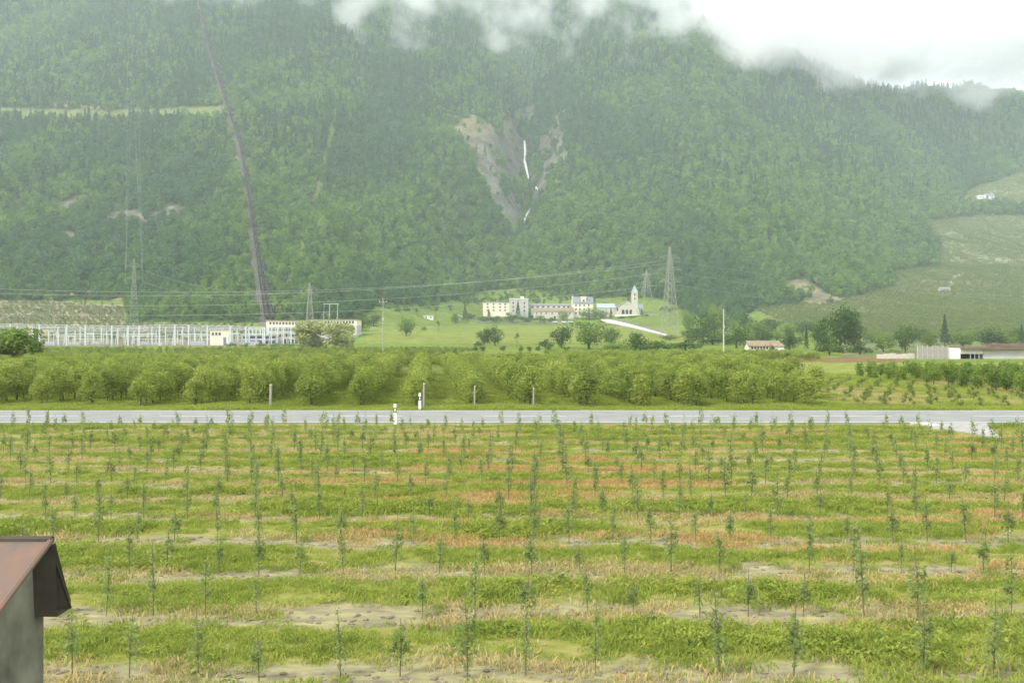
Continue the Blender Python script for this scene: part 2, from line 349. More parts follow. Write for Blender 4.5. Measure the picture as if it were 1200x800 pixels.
def crown_points(seed, n, rx, ry, rz, zc, lumps=14, lr=0.42, shape='round', fill=0.25):
    rs = np.random.default_rng(seed)
    cs = []
    while len(cs) < lumps:
        p = rs.uniform(-1, 1, 3)
        q = np.linalg.norm(p)
        if q < 0.95 and q > 0.25: cs.append(p*np.array([1, 1, 1])*0.78)
    cs = np.array(cs)
    if shape == 'cone':
        t = (cs[:, 2]+1)/2; cs[:, :2] *= (1.05-t)[:, None]*1.25
    if shape == 'spindle':
        t = (cs[:, 2]+1)/2; cs[:, :2] *= (1.15-0.75*t)[:, None]
    lrad = lr*rs.uniform(0.65, 1.25, lumps)
    if shape in ('cone', 'spindle'): lrad *= np.clip(1.15-0.45*(cs[:, 2]+1)/2, 0.4, 1.2)
    k = rs.integers(0, lumps, n); d = rs.normal(0, 1, (n, 3)); d /= np.linalg.norm(d, axis=1)[:, None]
    rad = lrad[k]*np.where(rs.random(n) < fill, rs.random(n)**0.5, rs.uniform(0.85, 1.12, n))
    P = cs[k]+d*rad[:, None]
    P = P*np.array([rx, ry, rz]); P[:, 2] += zc
    return P, d, rs
def trunkmesh(name, h, r, seed, limbs=5, spread=0.8, z0=-0.3, top=0.8):
    rs = random.Random(seed); m = MB(); p = Vector((0, 0, z0)); pts = [p]
    for i in range(1, 6):
        pts.append(Vector((rs.uniform(-.04, .04)*h*0.5, rs.uniform(-.04, .04)*h*0.5, h*top*i/5)))
    for i in range(5): m.bar(pts[i], pts[i+1], r*(1-i*0.16), r*(1-(i+1)*0.16), 6, False)
    for i in range(limbs):
        t = rs.uniform(0.3, 0.9); b = pts[0].lerp(pts[-1], t); a = rs.uniform(0, 6.28); l = spread*rs.uniform(.5, 1)
        e = b+Vector((math.cos(a)*l, math.sin(a)*l, l*rs.uniform(.4, .9))); m.bar(b, e, r*.45, r*.12, 5, False)
    me = m.mesh(name); me.materials.append(MATS['bark']); return me
def weedmesh(name, seed, n, rad, h, mat, wid=0.02, droop=0.5):
    rs = random.Random(seed); v = []; f = []
    for i in range(n):
        a = rs.uniform(0, 6.28); r = rad*math.sqrt(rs.random()); x, y = r*math.cos(a), r*math.sin(a)
        hh = h*rs.uniform(.5, 1.15); b = rs.uniform(0, 6.28); lean = rs.uniform(.1, droop)*hh; dx, dy = math.cos(b), math.sin(b); w = wid*rs.uniform(.6, 1.5)
        k = len(v); c = rs.uniform(0, 6.28); sx, sy = -math.sin(c)*w, math.cos(c)*w
        v += [(x-sx, y-sy, -0.02), (x+sx, y+sy, -0.02), (x+dx*lean*.4+sx*1.3, y+dy*lean*.4+sy*1.3, hh*.6), (x+dx*lean*.4-sx*1.3, y+dy*lean*.4-sy*1.3, hh*.6), (x+dx*lean, y+dy*lean, hh)]
        f += [(k, k+1, k+2, k+3), (k+3, k+2, k+4)]
    me = bpy.data.meshes.new(name); me.from_pydata(v, [], f); me.materials.append(MATS[mat]); me.update(); return me
_sc_n = 0
def scatter(name, P, rz, scl, idx, meshes, label, tint=None, kind='stuff', parent=None, tilt=None):
    """one stuff object: copies of a few meshes on points"""
    global _sc_n; _sc_n += 1
    n = len(P); me = bpy.data.meshes.new(name); me.vertices.add(n); me.vertices.foreach_set('co', np.asarray(P, np.float32).ravel())
    rot = np.zeros((n, 3)); rot[:, 2] = rz
    if tilt is not None: rot[:, :2] = tilt
    scl = np.asarray(scl, float); scl = np.repeat(scl[:, None], 3, 1) if scl.ndim == 1 else scl
    me.attributes.new('rot', 'FLOAT_VECTOR', 'POINT').data.foreach_set('vector', rot.astype(np.float32).ravel())
    me.attributes.new('scl', 'FLOAT_VECTOR', 'POINT').data.foreach_set('vector', scl.astype(np.float32).ravel())
    me.attributes.new('idx', 'INT', 'POINT').data.foreach_set('value', np.asarray(idx, np.int32))
    me.attributes.new('tint', 'FLOAT', 'POINT').data.foreach_set('value', np.asarray(tint if tint is not None else np.zeros(n), np.float32))
    o = link(name, me, None, parent)
    col = bpy.data.collections.new('kinds_%d' % _sc_n)
    for k, q in enumerate(meshes):
        po = bpy.data.objects.new('kind_%d_%02d' % (_sc_n, k), q); col.objects.link(po)
    ng = bpy.data.node_groups.new('spread_%d' % _sc_n, 'GeometryNodeTree')
    ng.interface.new_socket('Geometry', in_out='INPUT', socket_type='NodeSocketGeometry'); ng.interface.new_socket('Geometry', in_out='OUTPUT', socket_type='NodeSocketGeometry')
    gi = ng.nodes.new('NodeGroupInput'); go = ng.nodes.new('NodeGroupOutput'); ip = ng.nodes.new('GeometryNodeInstanceOnPoints'); ci = ng.nodes.new('GeometryNodeCollectionInfo')
    ci.inputs['Collection'].default_value = col; ci.inputs['Separate Children'].default_value = True; ci.inputs['Reset Children'].default_value = True
    ip.inputs['Pick Instance'].default_value = True
    def na(nm, t):
        q = ng.nodes.new('GeometryNodeInputNamedAttribute'); q.data_type = t; q.inputs['Name'].default_value = nm; return q.outputs['Attribute']
    lk = ng.links.new
    lk(gi.outputs[0], ip.inputs['Points']); lk(ci.outputs[0], ip.inputs['Instance']); lk(na('idx', 'INT'), ip.inputs['Instance Index'])
    lk(na('rot', 'FLOAT_VECTOR'), ip.inputs['Rotation']); lk(na('scl', 'FLOAT_VECTOR'), ip.inputs['Scale']); lk(ip.outputs[0], go.inputs[0])
    md = o.modifiers.new('spread', 'NODES'); md.node_group = ng
    if parent is None: tag(o, label, kind=kind)
    else: o['kind'] = 'stuff'
    return o

# ------------------------------------------------------------------ the wooded slope (one mass), vines
def forest_crown(seed, kind):
    if kind == 'con':
        rs = np.random.default_rng(seed); n = 170; t = rs.random(n)**0.75; a = rs.uniform(0, 6.283, n); r = (1-t)*2.2*rs.uniform(.55, 1.05, n)+0.1
        P = np.c_[r*np.cos(a), r*np.sin(a), 1.0+t*12-0.25*r]; d = np.c_[np.cos(a), np.sin(a), np.full(n, .5)]
        return leafmesh('needles', P, d, 0.75, rs, 'leaf_conifer', 0.6)
    rz = {'a': 3.6, 'b': 4.6, 'c': 2.8}[kind]
    P, d, rs = crown_points(seed, 300, 3.1, 3.1, rz, rz+0.8, 10, 0.48)
    return leafmesh('leaves', P, d, 0.66, rs, 'leaf_forest', 0.55)
fm = [forest_crown(11, 'a'), forest_crown(12, 'a'), forest_crown(13, 'b'), forest_crown(14, 'c'), forest_crown(15, 'c'), forest_crown(16, 'con'), forest_crown(17, 'con')]
def sow(n, px0, px1, Y0, Y1, power=1.0):
    Y = np.sqrt(rng.uniform(Y0**2, Y1**2, n)); px = rng.uniform(px0, px1, n)
    X = (px-600)/F*Y; return px, X, Y
px, X, Y = sow(120000, -220, 1420, 540, 2500)
Z = height(X, Y); _, py = project(X, Y, Z); MM = masks(px, py, X, Y)
keep = MM['forest'] & (py > -55)
thin = MM['rock'] & (rng.random(len(px)) < 0.09); keep |= thin & (py > -55)
px, X, Y, Z, py = (q[keep] for q in (px, X, Y, Z, py))
big = fbm(X/90.0+4, Y/120.0, 3); con = rng.random(len(X)) < np.clip((250-py)/260, 0, 0.4)*np.clip((big-0.36)*5, 0, 1)
idx = np.where(con, rng.integers(5, 7, len(X)), rng.integers(0, 5, len(X)))
scl = rng.uniform(0.55, 1.3, len(X))*np.interp(Y, [550, 900, 2000], [0.85, 1.15, 1.5])*np.where(con, 1.05, 1.0)
tint = np.clip((fbm(X/85.0+30, Y/240.0, 4)-0.46)*3.2, 0, 0.6)
scatter('forest', np.c_[X, Y, Z-0.4], rng.uniform(0, 6.28, len(X)), scl, idx, fm, 'dense mixed forest covering the whole mountainside', tint)
def vine_mesh(seed):
    rs = np.random.default_rng(seed); n = 70; P = np.c_[rs.uniform(-1.6, 1.6, n), rs.normal(0, .22, n), rs.uniform(.35, 1.6, n)]; d = rs.normal(0, 1, (n, 3))
    return leafmesh('vine_leaves', P, d, 0.26, rs, 'leaf_vine', 0.8)
vm_ = [vine_mesh(s) for s in (1, 2, 3)]
def vine_rows(name, region, pxr, Yr, rowdir, gap, step, label, sc=1.0, keepp=0.9):
    d = Vector(rowdir).normalized(); nrm = Vector((-d.y, d.x))
    c = Vector((((pxr[0]+pxr[1])/2-600)/F*(Yr[0]+Yr[1])/2, (Yr[0]+Yr[1])/2)); half = 900
    a = np.arange(-half, half, gap); b = np.arange(-half, half, step); A, B = np.meshgrid(a, b); A = A.ravel(); B = B.ravel()+rng.uniform(-.4, .4, A.size)
    X = c.x+nrm.x*A+d.x*B; Y = c.y+nrm.y*A+d.y*B; ok = (Y > Yr[0]) & (Y < Yr[1]); X, Y = X[ok], Y[ok]; px = 600+F*X/Y
    ok = (px > pxr[0]) & (px < pxr[1]); X, Y = X[ok], Y[ok]; Z = height(X, Y); px, py = project(X, Y, Z); MM = masks(px, py, X, Y)
    ok = MM[region] & MM['vine'] & (rng.random(len(X)) < keepp) & (((X*0.35+Y) % 95) > 4); X, Y, Z = X[ok], Y[ok], Z[ok]; n = len(X)
    return scatter(name, np.c_[X, Y, Z], np.full(n, math.atan2(d.y, d.x)), rng.uniform(.8, 1.2, n)*sc, rng.integers(0, 3, n), vm_, label)
vine_rows('vineyard_rows', 'vl', (-60, 305), (556, 720), (0.05, 1), 4.2, 3.0, 'rows of vines on the terrace above the steel substation', 1.1, .8)
vine_rows('vineyard_rows', 'vr', (980, 1330), (520, 1900), (-0.55, 1), 5.5, 4.0, 'rows of vines covering the hillside at the right', 1.35)
vine_rows('vineyard_rows', 'vm', (870, 1010), (650, 900), (-0.35, 1), 4.0, 3.2, 'steep rows of vines below the bare earth slip', 1.1)

# ------------------------------------------------------------------ clouds and air
def cloud(name, px0, px1, py0, py1, Y0, Y1, dens, scale, thr, seed, label, zsoft=0.35):
    """a bank of real cloud: a closed lump of scattering vapour whose density thins out to its rim"""
    Ym = (Y0+Y1)/2; cx = ((px0+px1)/2-600)/F*Ym; rx = (px1-px0)/2/F*Ym; zc = CAMZ-((py0+py1)/2-HOR)*Ym/F; rz = (py1-py0)/2*Ym/F; ry = (Y1-Y0)/2
    me = MB().box(-rx, rx, -ry, ry, -rz, rz).mesh(name)
    m, N, L = newmat(name+'_vapour_%d' % seed)
    o = N.new('ShaderNodeOutputMaterial'); pv = N.new('ShaderNodeVolumePrincipled'); pv.inputs['Color'].default_value = (1, 1, 1, 1); pv.inputs['Anisotropy'].default_value = 0.0
    tc = N.new('ShaderNodeTexCoord'); mp = N.new('ShaderNodeMapping'); mp.inputs['Scale'].default_value = (1/rx, 1/ry, 1/rz); L.new(tc.outputs['Object'], mp.inputs['Vector'])
    sp = N.new('ShaderNodeSeparateXYZ'); L.new(mp.outputs['Vector'], sp.inputs[0])
    def soft(sock, a, b_, ab=True):
        if ab: q_ = N.new('ShaderNodeMath'); q_.operation = 'ABSOLUTE'; L.new(sock, q_.inputs[0]); sock = q_.outputs[0]
        r_ = N.new('ShaderNodeMapRange'); r_.interpolation_type = 'SMOOTHSTEP'; r_.inputs['From Min'].default_value = a; r_.inputs['From Max'].default_value = b_; L.new(sock, r_.inputs['Value']); return r_.outputs['Result']
    def mul(a, b_): q_ = N.new('ShaderNodeMath'); q_.operation = 'MULTIPLY'; L.new(a, q_.inputs[0]); L.new(b_, q_.inputs[1]); return q_.outputs[0]
    env = mul(mul(soft(sp.outputs['X'], 1.0, 0.72), soft(sp.outputs['Y'], 1.0, 0.4)), soft(sp.outputs['Z'], -1.0, zsoft, False))
    mp2 = N.new('ShaderNodeMapping'); mp2.inputs['Location'].default_value = (seed*3.7, seed*1.3, seed*2.1); mp2.inputs['Scale'].default_value = (scale, scale*0.6, scale*1.15); L.new(tc.outputs['Object'], mp2.inputs['Vector'])
    nz = noise(N, L, 1.0, 5, 0.6, mp2.outputs['Vector'])
    mr = N.new('ShaderNodeMath'); mr.operation = 'MULTIPLY_ADD'; mr.inputs[1].default_value = 0.42; L.new(env, mr.inputs[0])
    sb = N.new('ShaderNodeMath'); sb.operation = 'SUBTRACT'; sb.inputs[1].default_value = thr+0.42; L.new(nz.outputs['Fac'], sb.inputs[0]); L.new(sb.outputs[0], mr.inputs[2])
    mu = N.new('ShaderNodeMath'); mu.operation = 'MULTIPLY'; mu.inputs[1].default_value = dens*8; mu.use_clamp = False; mx = N.new('ShaderNodeMath'); mx.operation = 'MAXIMUM'; mx.inputs[1].default_value = 0
    L.new(mr.outputs[0], mx.inputs[0]); L.new(mx.outputs[0], mu.inputs[0]); L.new(mu.outputs[0], pv.inputs['Density']); L.new(pv.outputs[0], o.inputs['Volume'])
    me.materials.append(m); ob = link(name, me); ob.location = (cx, Ym, zc); tag(ob, label, kind='stuff'); return ob
CLOUDS = True
if CLOUDS:
    cloud('cloud', 330, 880, -90, 150, 1350, 1800, 0.009, 1/80.0, 0.452, 11, 'torn white cloud hanging over ravine and crest')
    cloud('cloud', 760, 1500, -60, 166, 1550, 2150, 0.008, 1/110.0, 0.33, 3, 'bright cloud bank lying along the falling ridge', 0.05)
    cloud('cloud', 100, 420, -90, 60, 1350, 1600, 0.009, 1/70.0, 0.442, 6, 'thin wisp of cloud above the penstock')
HAZE = True
def haze_box():
    me = MB().box(-4300, 4300, -60, 2850, -3, 1250).mesh('haze'); m, N, L = newmat('haze')
    o = N.new('ShaderNodeOutputMaterial'); pv = N.new('ShaderNodeVolumePrincipled'); pv.inputs['Color'].default_value = (0.82, 0.95, 0.97, 1); pv.inputs['Density'].default_value = 0.00016; pv.inputs['Anisotropy'].default_value = 0.1
    L.new(pv.outputs[0], o.inputs['Volume']); me.materials.append(m); ob = link('haze', me); tag(ob, 'pale moist air filling the valley', kind='stuff')
if HAZE: haze_box()

plain('sapling_bark', (0.15, 0.13, 0.085), 0.9, 0.25, 5)
plain('grey_wood', (0.30, 0.28, 0.24), 0.9, 0.2, 3)

# ------------------------------------------------------------------ railway bank under the camera, planted field, road
plain('bank_grass', (0.13, 0.15, 0.05), 0.95, 0.35, 0.8)
V = []
bx = np.linspace(-260, 260, 60); by = [(-60, 1.9), (3.0, 1.9), (4.5, 1.75), (7.5, 1.25), (10.5, 0.35), (12.0, -0.03), (12.6, -0.2)]
for x in bx:
    for (y, z) in by: V.append((x, y, z+0.05*math.sin(x*1.7+y)))
rail_bank = link('railway_bank', gridmesh('railway_bank', np.array(V), len(bx), len(by)), 'bank_grass'); tag(rail_bank, kind='structure')

ROW0, ROWGAP, NROW = 13.4, 2.92, 13         # planting rows run along the road
m, N, L = newmat('field_soil')
o = N.new('ShaderNodeOutputMaterial'); b = N.new('ShaderNodeBsdfPrincipled'); b.inputs['Roughness'].default_value = 0.95; b.inputs['Specular IOR Level'].default_value = 0.0
tc = N.new('ShaderNodeTexCoord'); sx = N.new('ShaderNodeSeparateXYZ'); L.new(tc.outputs['Object'], sx.inputs[0])
mpn = N.new('ShaderNodeMapping'); mpn.inputs['Scale'].default_value = (0.45, 1.0, 1.0); L.new(tc.outputs['Object'], mpn.inputs['Vector'])
nA = noise(N, L, 0.7, 5, 0.6, mpn.outputs['Vector']); nB = noise(N, L, 3.5, 6, 0.65, mpn.outputs['Vector']); nC = noise(N, L, 0.16, 3, 0.5, tc.outputs['Object'])
def M2(op, a, b_, c=None):
    q = N.new('ShaderNodeMath'); q.operation = op
    for k, v in enumerate((a, b_, c)):
        if v is None: continue
        if isinstance(v, (int, float)): q.inputs[k].default_value = v
        else: L.new(v, q.inputs[k])
    return q.outputs[0]
wob = M2('MULTIPLY_ADD', nA.outputs['Fac'], 1.8, -0.9)
yy = M2('ADD', sx.outputs['Y'], wob)
ph = M2('FRACT', M2('DIVIDE', M2('SUBTRACT', yy, ROW0-ROWGAP/2-30*ROWGAP), ROWGAP), None)
dist = M2('ABSOLUTE', M2('SUBTRACT', ph, 0.5), None)          # 0 on a row of trees, 0.5 in mid-alley
soil = ramp(N, [(0.25, (0.13, 0.115, 0.07)), (0.45, (0.20, 0.18, 0.11)), (0.58, (0.25, 0.235, 0.12)), (0.72, (0.36, 0.30, 0.15))]); L.new(nB.outputs['Fac'], soil.inputs['Fac'])
grs = ramp(N, [(0.3, (0.10, 0.115, 0.03)), (0.48, (0.17, 0.18, 0.04)), (0.6, (0.22, 0.205, 0.075)), (0.75, (0.30, 0.26, 0.12))]); L.new(nB.outputs['Fac'], grs.inputs['Fac'])
edge = M2('ADD', dist, M2('MULTIPLY_ADD', nB.outputs['Fac'], 0.24, -0.12))
sw = N.new('ShaderNodeMapRange'); sw.inputs['From Min'].default_value = 0.20; sw.inputs['From Max'].default_value = 0.30; L.new(edge, sw.inputs['Value'])
mxc = N.new('ShaderNodeMixRGB'); L.new(sw.outputs[0], mxc.inputs['Fac']); L.new(soil.outputs['Color'], mxc.inputs['Color1']); L.new(grs.outputs['Color'], mxc.inputs['Color2'])
bp = N.new('ShaderNodeBump'); bp.inputs['Strength'].default_value = 0.6; bp.inputs['Distance'].default_value = 0.06; L.new(nB.outputs['Fac'], bp.inputs['Height'])
L.new(mxc.outputs['Color'], b.inputs['Base Color']); L.new(bp.outputs['Normal'], b.inputs['Normal']); L.new(b.outputs['BSDF'], o.inputs['Surface'])
gx = np.linspace(-60, 60, 300); gy = np.linspace(11.9, 51.4, 170); GX, GY = np.meshgrid(gx, gy, indexing='ij')
def fz(x, y):
    p = np.abs(((np.asarray(y)-ROW0)/ROWGAP+0.5) % 1.0-0.5)
    return 0.03+0.07*(fbm(np.asarray(x)*0.9, np.asarray(y)*1.4, 3)-0.5)+0.05*np.clip(p*4-0.8, 0, 1)
fld = link('field', gridmesh('field', np.stack([GX, GY, fz(GX, GY)], -1).reshape(-1, 3), 300, 170), 'field_soil'); tag(fld, kind='structure')
# verge beyond the field and under the orchards
m, N, L = newmat('orchard_grass')
o = N.new('ShaderNodeOutputMaterial'); b = N.new('ShaderNodeBsdfPrincipled'); b.inputs['Roughness'].default_value = 0.95; b.inputs['Specular IOR Level'].default_value = 0.0
tc = N.new('ShaderNodeTexCoord'); nA = noise(N, L, 0.5, 6, 0.65, tc.outputs['Object']); rA = ramp(N, [(0.3, (0.11, 0.14, 0.035)), (0.5, (0.17, 0.20, 0.05)), (0.72, (0.27, 0.27, 0.09))])
L.new(nA.outputs['Fac'], rA.inputs['Fac']); L.new(rA.outputs['Color'], b.inputs['Base Color']); L.new(b.outputs['BSDF'], o.inputs['Surface'])
gx = np.linspace(-160, 160, 200); gy = np.linspace(61.6, 175, 80); GX, GY = np.meshgrid(gx, gy, indexing='ij')
og = link('orchard_ground', gridmesh('orchard_ground', np.stack([GX, GY, 0.02+0.05*(fbm(GX*.5, GY*.5, 3)-.5)], -1).reshape(-1, 3), 200, 80), 'orchard_grass'); tag(og, kind='structure')

# the road: asphalt slab on a low bed, painted lines, gravel shoulder
plain('asphalt', (0.215, 0.215, 0.205), 0.85, 0.12, 0.5); plain('road_paint', (0.42, 0.42, 0.40), 0.7, 0.10, 4); plain('gravel', (0.29, 0.28, 0.255), 0.95, 0.25, 3, bump=.4)
R0, R1 = 52.3, 61.0
MB().box(-400, 400, R0, R1, -0.25, 0.10).build('road', 'asphalt')['kind'] = 'structure'
def line(y, w, x0=-400, x1=400): return MB().box(x0, x1, y-w/2, y+w/2, 0.06, 0.104)
rm = line(R0+0.35, 0.16); rm.build('edge_line', 'road_paint')['kind'] = 'structure'
line(R1-0.35, 0.16).build('edge_line', 'road_paint')['kind'] = 'structure'
dm = MB()
for k in range(-14, 15): dm.box(k*9-1.5, k*9+1.5+1.5, (R0+R1)/2-0.08, (R0+R1)/2+0.08, 0.06, 0.104)
dm.build('centre_line', 'road_paint')['kind'] = 'structure'
for y0, y1 in ((51.2, R0), (R1, 61.9)):
    MB().box(-400, 400, y0, y1, -0.2, 0.055).build('road_shoulder', 'orchard_grass')['kind'] = 'structure'
# farm access beside the road at the right
plain('concrete', (0.46, 0.45, 0.42), 0.9, 0.15, 1.0)
ac = MB(); ac.prism([(20.3, 51.0, -0.1), (20.6, 48.7, -0.1), (20.9, 46.4, -0.1), (21.2, 44.3, -0.1), (22.0, 46.6, -0.1), (23.0, 49.0, -0.1), (24.2, 52.29, -0.1), (20.3, 52.29, -0.1)], 0.20); ac.build('access_ramp', 'gravel')['kind'] = 'structure'
kb = MB(); kb.box(20.1, 20.75, 49.0, 50.9, 0.0, 0.22).box(19.9, 20.6, 50.95, 51.2, 0, 0.2)
tag(kb.build('kerb_stone', 'concrete'), 'short pale concrete kerb beside the gravel access at the road', 'kerb')

# ------------------------------------------------------------------ weeds of the field (nobody could count them)
wg = [weedmesh('weed_blades', s, 80, 0.30, 0.075+0.022*s, 'weed_green', 0.006, 1.4) for s in range(3)]
def broad(seed, h):
    P, d, rs = crown_points(seed, 140, 0.24, 0.24, h/2, h/2, 7, 0.5); return leafmesh('weed_leaves', P, d, 0.024, rs, 'weed_green', 0.8)
wg += [broad(31, 0.13), broad(32, 0.2)]
wd = [weedmesh('dry_blades', s+10, 56, 0.30, 0.08, 'weed_dry', 0.006, 1.5) for s in range(3)]
n = 96000; Yw = np.sqrt(rng.uniform(12.2**2, 51.3**2, n)); pxw = rng.uniform(-230, 1430, n); Xw = (pxw-600)/F*Yw
rowp = np.abs(((Yw+1.9*(fbm(Xw*.35, Yw*.7, 3)-.5)-ROW0)/ROWGAP+0.5) % 1.0-0.5)
dens = fbm(Xw*.5+20, Yw*.8, 3); clumpy = fbm(Xw*.17+50, Yw*.3, 2)
u = rng.random(n)
pg = np.clip((rowp-0.17)*5, 0.09, 1)*np.clip((dens-0.26)*3.4, 0.12, 1)*np.interp(Yw, [12, 24, 50], [0.85, 0.6, 0.45])
g = u < pg
ramp_clear = ~((Xw > 20.0) & (Xw < 21.4+(Yw-44.3)*.38) & (Yw > 44)); g &= ramp_clear
X, Y = Xw[g], Yw[g]; k = len(X); hi = np.clip((clumpy[g]-0.45)*4, 0, 1)
s3 = rng.uniform(.6, 1.2, k)*(0.75+0.55*hi*hi); s3 = np.c_[s3*1.15, s3*1.15, s3]
scatter('weeds', np.c_[X, Y, fz(X, Y)], rng.uniform(0, 6.28, k), s3, np.where(rng.random(k) < 0.12+0.2*hi, rng.integers(3, 5, k), rng.integers(0, 3, k)), wg, 'bright green weeds and grass in strips across the planted field')
orange = fbm(Xw*.09+70, Yw*.16, 2)
pd = np.clip(1-np.abs(rowp-0.17)*6, 0, 1)*np.clip((fbm(Xw*.4+5, Yw*.9+3, 3)-0.42)*5, 0, 1)*np.interp(Yw, [12, 20, 32, 50], [0.35, 0.6, .95, .6])*np.interp(Xw/Yw, [-.5, -.2, 0, .5], [.45, .7, 1, 1])
g = (rng.random(n) < pd) & ramp_clear; X, Y = Xw[g], Yw[g]; k = len(X)
scatter('dry_grass', np.c_[X, Y, fz(X, Y)], rng.uniform(0, 6.28, k), rng.uniform(.7, 1.4, k), rng.integers(0, 3, k), wd, 'straw and orange withered grass along the sapling rows', np.clip((orange[g]-.42)*4, 0, .75)*np.interp(Y, [15, 22, 40, 50], [0, 1, 1, .3])*np.interp(X/Y, [-.3, -.1, .5], [.1, 1, .9]))
def clod(seed):
    rs_ = random.Random(seed); bm = bmesh.new(); bmesh.ops.create_icosphere(bm, subdivisions=1, radius=.05)
    for v in bm.verts: v.co *= rs_.uniform(.7, 1.25); v.co.z *= .7
    me = bpy.data.meshes.new('clod'); bm.to_mesh(me); bm.free(); me.materials.append(MATS['clod']); return me
plain('clod', (0.19, 0.16, 0.11), .95, .35, 4)
g = (rng.random(n) < np.clip(.24-rowp, 0, .24)*2.2*np.interp(Yw, [12, 30, 50], [1, .6, .2])) & ramp_clear; X, Y = Xw[g], Yw[g]; k = len(X)
scatter('soil_clods', np.c_[X, Y, fz(X, Y)], rng.uniform(0, 6.28, k), rng.uniform(.35, 1.3, k), rng.integers(0, 3, k), [clod(s) for s in range(3)], 'loose clods of earth on the bare strips')
# grass of the verges and under the orchard
n = 30000; Y = np.concatenate([rng.uniform(61.8, 66, n//3), np.sqrt(rng.uniform(64**2, 120**2, n-n//3))]); pxw = rng.uniform(-160, 1360, n); X = (pxw-600)/F*Y
tl = np.clip((fbm(X*.3, Y*.3, 2)-.4)*3, 0, 1)
scatter('verge_grass', np.c_[X, Y, np.full(n, .03)], rng.uniform(0, 6.28, n), rng.uniform(.7, 1.3, n)*(1+tl), rng.integers(0, 3, n), wg[:3], 'green grass of the road verge and orchard floor')

# ------------------------------------------------------------------ saplings in the field
def ordw(k): return ['first','second','third','fourth','fifth','sixth','seventh','eighth','ninth','tenth','eleventh','twelfth','thirteenth'][k]
sap_trunk = []; sap_crown = []
for s in range(5):
    rs_ = random.Random(s); h = 0.85+0.08*s
    mb = MB(); mb.bar((0, 0, -.1), (.01, 0, h*.5), .011, .009, 5).bar((.01, 0, h*.5), (rs_.uniform(-.03, .03), 0, h), .009, .004, 5)
    for q in range(6):
        z = h*rs_.uniform(.3, .75); a = rs_.uniform(0, 6.28); l = rs_.uniform(.08, .14); mb.bar((0, 0, z), (l*math.cos(a), l*math.sin(a), z+l*.8), .006, .003, 4)
    me = mb.mesh('stem'); me.materials.append(MATS['sapling_bark']); sap_trunk.append(me)
    P, d, rs = crown_points(50+s, 180, 0.15+0.012*s, 0.155, h*0.47, h*0.55, 12, 0.42, 'spindle')
    sap_crown.append(leafmesh('leaves', P, d, 0.034, rs, 'leaf_sapling', 0.9))
saps = []
for r_ in range(NROW):
    y = ROW0+r_*ROWGAP
    step = 0.86
    for x in np.arange(-y*0.56, y*0.56, step):
        xx = x+rng.uniform(-.12, .12); yy_ = y+rng.uniform(-.12, .12)
        px_, py_ = 600+F*xx/yy_, 394+F*4.5/yy_
        if px_ < -25 or px_ > 1225 or rng.random() < 0.13: continue
        if 19.8 < xx < 24.4 and yy_ > 43.8: continue
        saps.append((yy_, xx, r_))
order = sorted(saps)[:300]; rest = sorted(saps)[300:]
for (y, x, r_) in order:
    s = int(rng.integers(0, 5)); sc = rng.uniform(.72, 1.12)
    t = empty('sapling', (x, y, float(fz(x, y))), rng.uniform(0, 6.28)); t.scale = (sc*rng.uniform(.85, 1.25),)*2+(sc,)
    t.rotation_euler.x = rng.uniform(-.06, .06); t.rotation_euler.y = rng.uniform(-.06, .06)
    k = NROW-1-r_
    tag(t, 'thin young leafy sapling in the %s planting row counted from the road' % ordw(k), 'sapling', 'saplings planted in rows across the field')
    link('stem', sap_trunk[s], None, t); link('crown', sap_crown[s], None, t)
if rest:
    A = np.array(rest); k = len(A)
    scatter('far_saplings', np.c_[A[:, 1], A[:, 0], fz(A[:, 1], A[:, 0])], rng.uniform(0, 6.28, k), rng.uniform(.75, 1.15, k), rng.integers(0, 5, k), sap_crown, 'farthest young saplings standing against the road')

# ------------------------------------------------------------------ grown orchard behind the road
oc = []; ot = []
for s in range(6):
    P, d, rs = crown_points(70+s, 2200, 0.98, 0.98, 1.26, 1.46, 30, 0.40, 'spindle', 0.15)
    oc.append(leafmesh('leaves', P, d, 0.062, rs, 'leaf_orchard', 0.8)); ot.append(trunkmesh('trunk', 2.4, 0.055, 70+s, 6, 0.6, -.2, .85))
OD = Vector((-0.075, 1.0))
trees = []
for kx in range(-60, 40):
    x0 = kx*3.5+1.0
    for j in range(0, 52):
        y = 65.0+j*1.45+rng.uniform(-.2, .2); x = x0-0.085*(y-66)+rng.uniform(-.2, .2)
        if x > 20.6+(y-66)*0.16 or y > 138: continue
        px_ = 600+F*x/y
        if px_ < -70 or px_ > 1230: continue
        if rng.random() < 0.04: continue
        trees.append((y, x, j))
trees.sort(); near = trees[:300]; rest = trees[300:]
for i, (y, x, jj) in enumerate(near):
    s = int(rng.integers(0, 6)); sc = rng.uniform(.84, 1.15)
    t = empty('orchard_tree', (x, y, 0.0), rng.uniform(0, 6.28)); t.scale = (sc*rng.uniform(1.0, 1.28),)*2+(sc*rng.uniform(.83, .98),)
    px_ = 600+F*x/y; wh = 'left of the leftmost grey post' if px_ < 317 else 'between leftmost grey post and white markers' if px_ < 478 else 'between white markers and the church' if px_ < 735 else 'right of the church'
    tag(t, '%s orchard tree of its row from the verge, %s' % (ordw(min(jj, 12)), wh), 'fruit tree', 'grown fruit trees of the orchard behind the road')
    link('trunk', ot[s], None, t); link('crown', oc[s], None, t)
A = [(y, x, 1.0) for y, x, jj in rest]
